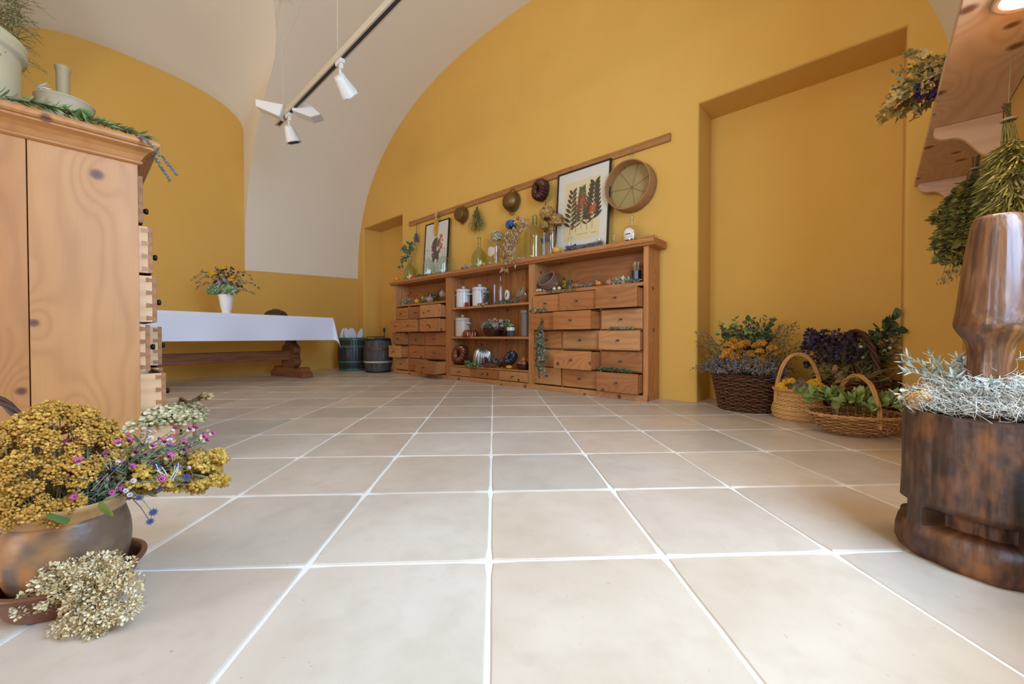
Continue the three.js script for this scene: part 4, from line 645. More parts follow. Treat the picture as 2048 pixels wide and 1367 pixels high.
for (const [i, [x, y, z]] of [[0.2, 2.0, 0.95], [-3.2, 2.0, 3.45], [-5.0, 2.0, 3.45]].entries()) {   // uplighters behind the camera
  const l = thing('wall_uplighter', ['white half bowl uplighter between the two right hand windows', 'white half bowl uplighter on the front wall, nearer to the window there', 'white half bowl uplighter on the front wall, farther from the window there'][i], 'wall lamp', [x, y, z]);
  mesh('bowl', lathe(smooth([[0.02, -0.11], [0.07, -0.09], [0.12, -0.02], [0.13, 0.0], [0.124, 0.0], [0.06, -0.08], [0.0, -0.095]], 24), 40), M.whiteLamp, l); const b = lathe([[0, -0.05], [0.05, -0.05]], 24); mesh('lamp', b, new THREE.MeshStandardMaterial({ color: 0xfff0dc, emissive: 0xffcf95, emissiveIntensity: 2, side: THREE.DoubleSide }), l);
}
// ---------- wall shelf with brackets ----------
{
  const t = thing('wall_shelf', 'knotty pine board shelf with scalloped brackets high on the right wall', 'shelf', [0, 1.335, 0]);
  mesh('board', bx(0.152, XR - 0.001, 0, 0.026, -3.16, -1.44, 'z', 0.003), M.shelfWood, t);
  for (const z of [-3.12, -2.34]) {
    const s = new THREE.Shape(); s.moveTo(0, 0); s.lineTo(-0.175, 0); s.bezierCurveTo(-0.185, -0.035, -0.165, -0.055, -0.13, -0.055); s.bezierCurveTo(-0.08, -0.055, -0.075, -0.13, -0.02, -0.165); s.lineTo(0, -0.175); s.closePath();
    const g = new THREE.ExtrudeGeometry(s, { depth: 0.018, bevelEnabled: true, bevelSize: 0.002, bevelThickness: 0.002, bevelSegments: 1, bevelOffset: -0.002, curveSegments: 16 }); g.translate(XR - 0.002, -0.0005, z); mesh('bracket', uvBox(g, 'x'), M.shelfWood, t);
  }
  const l = thing('puck_light', 'round glowing puck light under the shelf at the upper right corner', 'lamp', [0.278, 1.3335, -1.55]);
  mesh('ring', lathe([[0.062, 0], [0.07, -0.003], [0.072, -0.008], [0.066, -0.012], [0.06, -0.01]], 48), M.shelfWood, l);
  const d = lathe([[0, -0.006], [0.06, -0.006]], 40); mesh('diffuser', d, new THREE.MeshStandardMaterial({ color: 0xfff4e4, emissive: 0xffe9cf, emissiveIntensity: 2.2, roughness: 0.6, side: THREE.DoubleSide }), l);
  const p = new THREE.SpotLight(0xffe2bf, 1.6, 4, 1.2, 0.6, 2); p.position.set(0.278, 1.318, -1.55); p.target.position.set(0.278, 0, -1.55); p.castShadow = true; p.shadow.radius = 4; scene.add(p, p.target);
}
// ---------- big wooden mortar with its pestle ----------
{
  const cx = 0.188, cz = -1.378, r0 = 0.139, t = thing('wooden_mortar', 'massive dark weathered wooden mortar with a carved notch near its foot, right foreground', 'mortar', [cx, 0, cz]);
  const H = 0.33, rows = [0, 0.004, 0.02, 0.05, 0.072, 0.0765, 0.082, 0.1, 0.116, 0.121, 0.135, 0.2, 0.27, 0.318, 0.327, H, H, H - 0.01, 0.2];
  const g = grid(160, rows.length - 1, (u, v) => {
    const i = Math.round(v * (rows.length - 1)), y = rows[i], a = u * 6.28319, wob = 0.004 * Math.sin(2 * a + 1) + 0.003 * Math.sin(5 * a + y * 9) + 0.002 * Math.sin(13 * a);
    let r = r0 + wob - 0.006 * (y / H); if (i === 0 || i === 1) r -= 0.012 - 0.004 * i; if (i >= 16) r -= 0.022 + (i > 16 ? 0.006 : 0);
    const facing = Math.cos(((a - 2.15) / 1)); // slots run between posts
    const s = Math.abs(((a * 4 / 6.28319 + 0.36) % 1) - 0.5); if (i >= 5 && i <= 8 && s < 0.39) r -= 0.042; if (y < 0.074) r += 0.005; if (y === 0.072) r -= 0.004;
    return V(Math.cos(a) * r, y + (i === 15 ? 0.004 * Math.sin(3 * a) : 0), Math.sin(a) * r);
  }, (u, v, q) => [u * 2, q.y / 0.45 + 0.1]);
  mesh('body', g, M.old, t); const b = new THREE.CylinderGeometry(0.115, 0.115, 0.02, 48); b.translate(0, 0.22, 0); mesh('hollow_floor', b, M.old, t);
  const p = thing('wooden_pestle', 'thick polished wooden pestle standing upright in the mortar', 'pestle', [0.185, 0.225, -1.385]);
  const pg = lathe(smooth([[0, 0.002], [0.034, 0], [0.037, 0.1], [0.036, 0.19], [0.035, 0.225], [0.038, 0.26], [0.052, 0.285], [0.0595, 0.3], [0.06, 0.31], [0.057, 0.34], [0.052, 0.42], [0.045, 0.5], [0.041, 0.53], [0.034, 0.545], [0, 0.55]], 70), 44); mesh('body', pg, M.pestle, p); p.rotation.z = -0.03;
}
// ---------- stoneware on the near left cabinet, clay pot and dish on the floor ----------
{
  const T = 1.2085, t = thing('stoneware_crock', 'large speckled cream stoneware crock on top of the near left cabinet', 'crock', [-2.115, T, 0.275]);
  mesh('body', lathe([[0, 0], [0.155, 0], [0.16, 0.006], [0.163, 0.1], [0.163, 0.19], [0.166, 0.2], [0.176, 0.205], [0.178, 0.215], [0.174, 0.222], [0.178, 0.23], [0.178, 0.245], [0.174, 0.25], [0.162, 0.25], [0.16, 0.2], [0.15, 0.05], [0, 0.04]], 64), M.oldCrock, t);
  const m = thing('stone_mortar', 'small pale stone mortar on the near left cabinet', 'mortar', [-2.066, T, 0.015]); mesh('body', lathe(smooth([[0, 0], [0.045, 0], [0.05, 0.004], [0.06, 0.04], [0.07, 0.09], [0.073, 0.098], [0.07, 0.102], [0.062, 0.1], [0.05, 0.04], [0, 0.02]], 40), 44), M.marble, m);
  const p = thing('stone_pestle', 'slim wooden pestle standing in the small stone mortar', 'pestle', [-2.085, T + 0.03, 0.02]); mesh('body', lathe(smooth([[0, 0], [0.02, 0.004], [0.024, 0.03], [0.018, 0.06], [0.017, 0.15], [0.0175, 0.18], [0.02, 0.192], [0.019, 0.2], [0.0, 0.202]], 40), 24), M.dowel, p); p.rotation.z = 0.04;
  const d = thing('clay_dish', 'shallow dark red clay dish standing under the clay pot', 'dish', [-1.15, 0, 0.01]);
  mesh('body', lathe(smooth([[0, 0], [0.074, 0], [0.083, 0.004], [0.094, 0.03], [0.1, 0.046], [0.108, 0.052], [0.109, 0.059], [0.1, 0.06], [0.089, 0.028], [0.074, 0.011], [0, 0.01]], 50), 72), M.dish, d);
  const c = thing('clay_pot', 'wide smoke stained clay pot full of dried flowers in the left foreground', 'pot', [-1.155, 0.0115, 0.012]); c.scale.set(0.9, 1, 0.9);
  mesh('body', lathe(smooth([[0, 0], [0.064, 0], [0.072, 0.006], [0.092, 0.045], [0.0985, 0.085], [0.097, 0.115], [0.09, 0.142], [0.088, 0.15], [0.093, 0.162], [0.1, 0.174], [0.1, 0.18], [0.093, 0.178], [0.083, 0.15], [0.09, 0.09], [0.066, 0.02], [0, 0.016]], 70), 80), M.clay, c);
  mesh('glazed_rim', lathe(smooth([[0.0895, 0.152], [0.0945, 0.163], [0.1015, 0.175], [0.101, 0.1815], [0.0945, 0.1795]], 16), 80), plain(0xa8804e, 0.25), c);
}
// ---------- wicker ----------
function basket(name, label, p, turn, prof, o) {               // prof: [radius, height]; o.sx stretches it along x
  const t = thing(name, label, 'basket', p, turn), P = smooth(prof, 60), sx = o.sx ?? 1, st = o.stakes, h = P[P.length - 1][1];
  const at = (y) => { for (let i = 1; i < P.length; i++) if (P[i][1] >= y) return mix(P[i - 1][0], P[i][0], (y - P[i - 1][1]) / Math.max(1e-6, P[i][1] - P[i - 1][1])); return P[P.length - 1][0]; };
  const weave = []; const n = o.rows;
  for (let k = 0; k < n; k++) {
    const y = (k + 0.5) * h / n, r = at(y), pts = []; const S = st * 4;
    for (let i = 0; i < S; i++) { const a = (i / S) * 6.28319, w = o.amp * Math.cos(st * a / 2 + Math.PI * k), lift = o.skew ? o.skew * Math.sin(2 * a) : 0; pts.push(V(Math.cos(a) * (r + w) * sx, y + (R() - 0.5) * o.rough + lift, Math.sin(a) * (r + w))); }
    const c = new THREE.CatmullRomCurve3(pts, true); weave.push(new THREE.TubeGeometry(c, S, (h / n) * (o.thick ?? 0.56), 5, true));
  }
  mesh('weave', merge(weave.filter((g, i) => i % 3)), o.mat, t, 'stuff'); mesh('weave', merge(weave.filter((g, i) => i % 3 === 0)), o.mat3 ?? o.mat2 ?? o.mat, t, 'stuff');
  for (let i = 0; i < st; i++) { const a = ((i + 0.5) / st) * 6.28319, pts = []; for (let k = 0; k <= 6; k++) { const y = h * k / 6, r = at(y); pts.push(V(Math.cos(a) * r * sx, y, Math.sin(a) * r)); } if (st <= 40) mesh('stake', tubeG(pts, o.stakeR ?? 0.003, 8, 5), o.mat2 ?? o.mat, t); }
  const rim = []; for (let b = 0; b < 2; b++) { const pts = []; for (let i = 0; i < 80; i++) { const a = (i / 80) * 6.28319, q = a * 20 + b * Math.PI, r = at(h) + 0.004 * Math.cos(q); pts.push(V(Math.cos(a) * r * sx, h + 0.004 * Math.sin(q), Math.sin(a) * r)); } rim.push(new THREE.TubeGeometry(new THREE.CatmullRomCurve3(pts, true), 160, o.rimR ?? 0.005, 5, true)); }
  mesh('rim', merge(rim), o.mat2 ?? o.mat, t);
  const bs = new THREE.CylinderGeometry(P[0][0] * 0.98, P[0][0] * 0.98, 0.008, 40); bs.scale(sx, 1, 1); bs.translate(0, 0.006, 0); mesh('base', bs, o.mat, t);
  if (o.handle) { const [w, top, rad, dirX] = o.handle, hs = []; for (let b = 0; b < 3; b++) { const pts = []; for (let i = 0; i <= 40; i++) { const u = i / 40, a = Math.PI * u, q = u * (o.twist ?? 30) + b * 2.094, x = Math.cos(a) * w + rad * 0.7 * Math.cos(q) * Math.cos(a), y = h * 0.5 + Math.pow(Math.sin(a), 0.8) * (top - h * 0.5) + rad * 0.7 * Math.cos(q) * Math.sin(a), z = rad * 0.7 * Math.sin(q); pts.push(dirX ? V(x, y, z) : V(z, y, x)); } hs.push(new THREE.TubeGeometry(new THREE.CatmullRomCurve3(pts), 80, rad * 0.75, 6)); } mesh('handle', merge(hs), o.mat2 ?? o.mat, t); }
  return t;
}
R = rngOf(51);
basket('willow_basket', 'dark brown willow basket piled with dried herbs at the left of the wall niche', [-0.655, 0, -3.14], 0, [[0.165, 0.0], [0.17, 0.02], [0.185, 0.1], [0.205, 0.2], [0.215, 0.245]], { stakes: 34, rows: 22, amp: 0.009, rough: 0.006, thick: 0.5, mat: M.willow, mat2: M.willowDark });
basket('cane_basket', 'small pale cane basket with a tall round handle between the willow baskets', [-0.345, 0, -2.985], 0.45, [[0.115, 0], [0.128, 0.02], [0.132, 0.06], [0.118, 0.105], [0.107, 0.135], [0.112, 0.165], [0.128, 0.182]], { stakes: 38, rows: 20, amp: 0.003, rough: 0.001, mat: M.cane, mat2: M.canePale, rimR: 0.006, handle: [0.118, 0.395, 0.009, true], twist: 6 });
basket('willow_basket', 'dark willow basket of purple statice behind the cane basket, with a twisted handle', [-0.09, 0, -3.255], -0.95, [[0.16, 0], [0.17, 0.03], [0.19, 0.15], [0.2, 0.235]], { stakes: 32, rows: 20, amp: 0.009, rough: 0.005, thick: 0.5, mat: M.willow, mat2: M.willowDark, handle: [0.19, 0.53, 0.014, true] });
basket('trug_basket', 'low flat willow basket full of green leaves, frontmost in the niche', [-0.065, 0, -2.74], 0.62, [[0.08, 0.0], [0.115, 0.02], [0.145, 0.06], [0.165, 0.105]], { sx: 1.35, stakes: 36, rows: 13, amp: 0.007, rough: 0.004, thick: 0.5, mat: M.splitWillow, mat2: M.splitPale, skew: 0.006, stakeR: 0.004, handle: [0.15, 0.3, 0.008, false], twist: 10 });
R = rngOf(53);
{ const b = basket('wicker_bowl', 'small round wicker basket tipped on its side in the right open compartment', [-2.275, SR + 0.055, -3.07], 0, [[0.05, 0], [0.078, 0.02], [0.09, 0.06], [0.085, 0.1]], { stakes: 22, rows: 12, amp: 0.003, rough: 0.001, mat: plain(0x7d5a48, 0.7), mat2: plain(0x8a6650, 0.7), rimR: 0.006 }); b.rotation.set(0.85, 0.2, 0.15); }
{ const h = thing('wicker_hoop', 'dark twisted willow basket handle at the left edge above the golden yarrow', 'basket handle', [-1.62, 0, 0.16], 0.8); const a = []; for (let b = 0; b < 3; b++) { const pts = []; for (let i = 0; i <= 30; i++) { const u = i / 30, q = u * 30 + b * 2.094; pts.push(V(Math.cos(Math.PI * u) * 0.17, Math.sin(Math.PI * u) * 0.36 + 0.006 * Math.cos(q), 0.006 * Math.sin(q))); } a.push(new THREE.TubeGeometry(new THREE.CatmullRomCurve3(pts), 60, 0.006, 5)); } mesh('twisted_willow', merge(a), M.willowDark, h); }

// ---------- dried flowers, herbs and leaves ----------
R = rngOf(101);
const sph = (c, a, b = a, d = a) => { const v = rdir().multiplyScalar(Math.cbrt(R())); return V(c.x + v.x * a, c.y + v.y * b, c.z + v.z * d); };
const arc = (a, b, bow = V(0, 0, 0), n = 4) => { const r = []; for (let i = 0; i <= n; i++) { const t = i / n, k = 4 * t * (1 - t); r.push(V(mix(a.x, b.x, t) + bow.x * k, mix(a.y, b.y, t) + bow.y * k, mix(a.z, b.z, t) + bow.z * k)); } return r; };
const jig = (s) => V(rr(-s, s), rr(-s, s), rr(-s, s));
// flower heads as shared shapes: domes of tiny bits
function domeGeo(n, r, bit, palette, shape = G.bit, flat = 0.55, mess = 0.1) {
  const m = new MB();
  for (let i = 0; i < n; i++) { const a = i * 2.39996, q = Math.sqrt((i + 0.5) / n), x = Math.cos(a) * q * r, z = Math.sin(a) * q * r, y = r * flat * (1 - q * q) + rr(-mess, mess) * r; m.add(shape, pose(V(x, y, z), V(x * 1.2, r * 0.7, z * 1.2).add(jig(r * 0.3)), bit * rr(0.7, 1.3)), pick(palette), 0.2); }
  return m.geo();
}
const DOME = {
  gold: [0, 1, 2, 3].map(() => domeGeo(44, 0.018, 0.0032, cols(0xc29236, 0xae7c28, 0xcfa24a, 0x9c6c22), G.blob, 0.6, 0.4)),
  mustard: [0, 1, 2].map(() => domeGeo(26, 0.014, 0.0036, cols(0xb8923a, 0xa67c28, 0xc9a44c), G.blob)),
  cream: [0, 1, 2, 3].map(() => domeGeo(34, 0.0115, 0.0052, cols(0xe6d6aa, 0xd2bc8a, 0xeee2c2, 0xb99e6a), G.leafWide, 0.7, 0.4)),
  orange: [0, 1, 2].map(() => domeGeo(30, 0.026, 0.0062, cols(0xb87a22, 0xa66818, 0xc88a2c), G.blob)),
  tansy: [0, 1].map(() => domeGeo(26, 0.024, 0.006, cols(0xdca814, 0xc8930c, 0xe8b82a), G.blob)),
  pink: [0, 1].map(() => { const m = new MB(); m.add(G.straw, pose(V(0, 0, 0), UP, 0.012, 0), C(0xbe3f80), 0.2); m.add(G.straw, pose(V(0, 0.002, 0), UP, 0.008, 1), C(0xd07aa6), 0.2); m.add(G.ball, pose(V(0, -0.002, 0), UP, 0.0045, 0), C(0xd8cfae), 0.1); return m.geo(); }),
  white: [0].map(() => { const m = new MB(); m.add(G.straw, pose(V(0, 0, 0), UP, 0.01, 0), C(0xd9c4c4), 0.2); m.add(G.ball, pose(V(0, 0, 0), UP, 0.004, 0), C(0xb09a6a), 0.1); return m.geo(); }),
  blue: [0, 1].map(() => { const m = new MB(); m.add(G.daisy, pose(V(0, 0, 0), UP, 0.013, 0), C(0x545676), 0.2); m.add(G.star, pose(V(0, 0.003, 0), UP, 0.009, 1), C(0x424460), 0.2); return m.geo(); }),
};
function heads(t, name, list, pts, s0, s1, up) { for (const [p, d] of pts) { const o = mesh(name, pick(list), M.vc, t); o.position.copy(p); o.quaternion.setFromUnitVectors(UP, d.clone().normalize()); o.rotateY(rr(0, 6)); o.scale.setScalar(rr(s0, s1)); } }
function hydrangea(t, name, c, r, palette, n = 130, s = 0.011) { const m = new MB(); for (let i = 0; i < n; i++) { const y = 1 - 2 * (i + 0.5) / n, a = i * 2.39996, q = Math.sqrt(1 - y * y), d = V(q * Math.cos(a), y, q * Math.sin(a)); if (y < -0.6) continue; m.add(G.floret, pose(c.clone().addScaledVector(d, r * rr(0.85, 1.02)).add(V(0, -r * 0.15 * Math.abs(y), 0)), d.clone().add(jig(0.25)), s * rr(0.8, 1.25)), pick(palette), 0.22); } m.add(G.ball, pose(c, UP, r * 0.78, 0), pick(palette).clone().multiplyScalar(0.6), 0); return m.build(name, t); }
// a leafy twig along a path
function twig(ms, ml, pts, o) { ms.tube(pts, o.r ?? 0.0016, (o.r ?? 0.0016) * 0.5, o.stem); const n = o.n; for (let i = 0; i < n; i++) { const t = mix(o.from ?? 0.15, 1, (i + R() * 0.6) / n) * (pts.length - 1), k = Math.min(pts.length - 2, Math.floor(t)), p = pts[k].clone().lerp(pts[k + 1], t - k), f = pts[k + 1].clone().sub(pts[k]).normalize(), s = rdir().cross(f).normalize(); ml.add(o.leaf, pose(p, f.clone().multiplyScalar(o.fwd ?? 0.5).addScaledVector(s, 1).add(V(0, o.lift ?? 0, 0)), o.size * rr(0.7, 1.25)), pick(o.cols), 0.2); } }
// a spike of small florets (lavender, statice)
function spike(m, a, b, n, s, palette, shape = G.blob, w = 1) { for (let i = 0; i < n; i++) { const t = i / n, p = a.clone().lerp(b, t).add(jig(s * w)); m.add(shape, pose(p, b.clone().sub(a).add(jig(0.02)), s * (1.2 - 0.6 * t) * rr(0.8, 1.2), rr(0, 6), s * 1.5), pick(palette), 0.25); } }
const GREY = cols(0x8b8578, 0x9a9184, 0x76706a), STRAW = cols(0xa08c5c, 0x8a7446, 0xb59f6c), SAGE = cols(0x6f7a58, 0x84906c, 0x5c6648), OLIVE = cols(0x5a5a2a, 0x6e6a34, 0x48461f), GREEN = cols(0x4d6a33, 0x5f7c3e, 0x3d5528, 0x738a48), LAV = cols(0x5f5668, 0x6e6676, 0x4b4456, 0x7c7468);

{ // clay pot: golden yarrow dome
  const t = thing('golden_yarrow', 'dense dome of golden yellow yarrow heads filling the clay pot at the left edge', 'dried flowers', [-1.19, 0.19, 0.03]), ms = new MB(), pts = [];
  for (let i = 0; i < 290; i++) { const y = 0.02 + 0.98 * Math.pow(R(), 1.05), a = rr(0, 6.283), q = Math.sqrt(Math.max(0, 1 - y * y)) * rr(0.75, 1.03), p = V(Math.cos(a) * q * 0.12, -0.022 + y * 0.195, Math.sin(a) * q * 0.12); pts.push([p, V(p.x, p.y * 0.5 + 0.05, p.z)]); if (i % 2) ms.tube(arc(V(rr(-0.03, 0.03), -0.06, rr(-0.03, 0.03)), p, jig(0.01)), 0.0013, 0.0009, pick(STRAW)); }
  for (let i = 0; i < 60; i++) { const p = sph(V(0, 0.06, 0), 0.08, 0.09, 0.08); ms.tube([p, p.clone().add(jig(0.02)), p.clone().add(V(rr(-0.03, 0.03), 0.03, rr(-0.03, 0.03)))], 0.001, 0.0006, C(0x8a5f24)); }
  ms.build('stems', t, 'stuff'); heads(t, 'flower_head', DOME.gold, pts, 0.55, 0.95);
}
{ // clay pot: pink everlastings, second yarrow bunch, cornflowers leaning over the rim
  const t = thing('pink_everlastings', 'bunch of pink and white everlasting flowers leaning over the rim of the clay pot', 'dried flowers', [-1.14, 0.19, -0.04]), ms = new MB(), pk = [], wh = [];
  for (let i = 0; i < 96; i++) { const p = V(rr(-0.07, 0.085), rr(0.0, 0.115), rr(-0.17, 0.05)); p.y += -0.25 * Math.abs(p.z + 0.02) * 0.4; const s = V(rr(-0.03, 0.02), -0.03, rr(-0.01, 0.03)); ms.tube(arc(s, p, V(rr(-0.02, 0.02), rr(0.005, 0.03), rr(-0.02, 0.02))), 0.0011, 0.0008, pick(SAGE)); (R() < 0.68 ? pk : wh).push([p, p.clone().sub(s).add(V(0.05, 0.02, -0.01)).add(jig(0.04))]); for (let k = 0; k < 4; k++) { const q = s.clone().lerp(p, rr(0.4, 0.95)); ms.add(G.leafThin, pose(q.add(jig(0.004)), rdir().add(V(0, 0.6, 0)), rr(0.016, 0.032)), pick(SAGE), 0.2); } }
  for (let i = 0; i < 170; i++) { const p = sph(V(0.02, 0.04, -0.04), 0.065, 0.05, 0.12); ms.tube([p, p.clone().add(jig(0.018)), p.clone().add(jig(0.03))], 0.0009, 0.0005, pick(cols(0x8f8a68, 0x6e6a4a, 0xa8a080))); }
  ms.build('stems', t, 'stuff'); heads(t, 'pink_blossom', DOME.pink, pk, 0.75, 1.15); heads(t, 'white_blossom', DOME.white, wh, 0.6, 0.95);
  const lf = new MB(); lf.add(G.leafWide, pose(V(0.09, -0.02, 0.0), V(0.4, 0.9, 0.1), 0.045, 0.6), C(0x7f9248), 0); lf.build('green_leaf', t); const l2 = new MB(); l2.add(G.leafWide, pose(V(0.07, -0.015, 0.05), V(0.5, 0.5, 0.4), 0.045, 0.2), C(0x52692f), 0); l2.build('green_leaf', t);
  const y = thing('mustard_yarrow', 'loose mustard yellow yarrow drooping from the right side of the clay pot', 'dried flowers', [-1.15, 0.19, -0.07]), ys = new MB(), yp = [];
  for (let i = 0; i < 150; i++) { const u = R(), p = V(rr(-0.06, 0.08), rr(-0.012, 0.065) - 0.025 * u, -0.01 - 0.16 * u + rr(-0.01, 0.02)); yp.push([p, V(rr(-0.2, 0.7), 0.8, rr(-0.6, 0.2))]); if (i % 2) ys.tube(arc(V(0, -0.02, 0.05), p, V(0, 0.015, 0)), 0.0012, 0.0008, pick(STRAW)); }
  ys.build('stems', y, 'stuff'); heads(y, 'flower_head', DOME.mustard, yp, 0.7, 1.15);
  const b = thing('cornflowers', 'scattered blue cornflowers among the yellow yarrow beside the clay pot', 'dried flowers', [-1.13, 0.2, -0.08]), bs = new MB(), bp = [];
  for (const [x, yy, z] of [[0.02, 0.04, 0.03], [0.04, 0.036, -0.03], [0.05, 0.03, -0.06], [0.055, 0.005, -0.075], [0.06, -0.005, -0.03], [0.07, -0.012, 0.0], [0.075, -0.045, -0.02], [0.03, 0.07, -0.05], [0.08, -0.06, -0.015]]) { const p = V(x, yy, z); bs.tube(arc(V(-0.02, -0.02, 0.03), p, V(0, 0.02, 0)), 0.001, 0.0008, pick(SAGE)); bp.push([p, V(0.7, 0.5, -0.2).add(jig(0.3))]); }
  bs.build('stems', b, 'stuff'); heads(b, 'blue_blossom', DOME.blue, bp, 0.6, 0.85);
  const w = new MB(); for (let i = 0; i < 9; i++) w.tube(arc(V(0.055, 0.0, -0.045), V(0.06 + rr(-0.012, 0.012), 0.035 + rr(-0.012, 0.014), -0.045 + rr(-0.025, 0.025)), jig(0.006)), 0.0014, 0.0008, C(0xd8d4c4)); w.build('silver_sprig', b);
}
{ // cream bunch lying against the dish
  const t = thing('cream_yarrow', 'fan of cream white dried yarrow lying on the floor against the clay dish', 'dried flowers', [-1.015, 0, 0.0]), ms = new MB(), pts = [];
  const root = V(0.0, 0.055, -0.015), f = V(-0.666, 0, -0.746), r = V(0.746, 0, -0.666);
  for (let i = 0; i < 150; i++) {
    const a = i < 40 ? rr(2.2, 3.5) : i < 100 ? rr(-1.05, 0.4) + (R() < 0.3 ? 5.2 : 0) : rr(0.4, 2.2), k = Math.sqrt(R()) * (0.055 + 0.03 * Math.abs(Math.cos(a))), lr = Math.cos(a) * k * 1.15, up = Math.sin(a) * k * 0.95, tt = 0.055 + up;
    const p = V(0, Math.max(0.008, tt * 0.92), 0).addScaledVector(r, lr).addScaledVector(f, (tt - 0.05) * 0.35 + rr(-0.012, 0.012)); pts.push([p, V(0.5, 0.5, 0.35).addScaledVector(r, lr * 3).add(jig(0.4))]);
    if (i % 2) ms.tube(arc(root, p, jig(0.008)), 0.0012, 0.0009, pick(STRAW));
  }
  for (let i = 0; i < 8; i++) ms.tube(arc(root, root.clone().addScaledVector(f, 0.06).add(V(0, rr(0.0, 0.02), 0)).addScaledVector(r, rr(-0.015, 0.015)), V(0, 0.01, 0)), 0.0015, 0.0015, pick(STRAW));
  ms.build('stems', t, 'stuff'); heads(t, 'flower_head', DOME.cream, pts, 0.75, 1.2);
}
{ // seed pods in the lowest drawers
  const t = thing('quaking_grass', 'heap of pale cream seed pods spilling from the lowest drawers of the near cabinet', 'dried seeds', [-1.985, 0.172, -0.235]), m = new MB(), ms = new MB();
  for (let i = 0; i < 620; i++) { const a = rr(0, 6.283), q = Math.sqrt(R()), p = V(Math.cos(a) * q * 0.1 - 0.01, 0.058 * (1 - q * q) + rr(-0.012, 0.012), Math.sin(a) * q * 0.135 + 0.02); if (p.x > 0.034) p.x = 0.034 - R() * 0.03; m.add(G.ball, pose(p, rdir().setY(0.15), 0.0045, 0, 0.0105, 0.0068), pick(cols(0xcfc196, 0xbcae7e, 0xdccfa8, 0xa39a68)), 0.12); }
  for (let i = 0; i < 160; i++) { const p = V(rr(-0.33, -0.08), rr(-0.004, 0.034), rr(-0.14, 0.0)); m.add(G.ball, pose(p, rdir().setY(0.15), 0.0045, 0, 0.0105, 0.0068), pick(cols(0xcfc196, 0xbcae7e, 0xa39a68)), 0.12); }
  for (let i = 0; i < 26; i++) { const p = V(-0.33 + rr(-0.02, 0.03), 0.03, -0.1), q = p.clone().add(V(rr(-0.02, 0.05), rr(0.01, 0.035), rr(-0.09, -0.05))); ms.tube(arc(p, q), 0.0012, 0.0008, C(0x8a7446)); m.add(G.ball, pose(q, q.clone().sub(p), 0.006, 0, 0.014, 0.006), pick(cols(0xa88a58, 0x8c6f42, 0xc4a878)), 0.15); }
  m.build('seed_pods', t, 'stuff'); ms.build('stems', t, 'stuff');
}
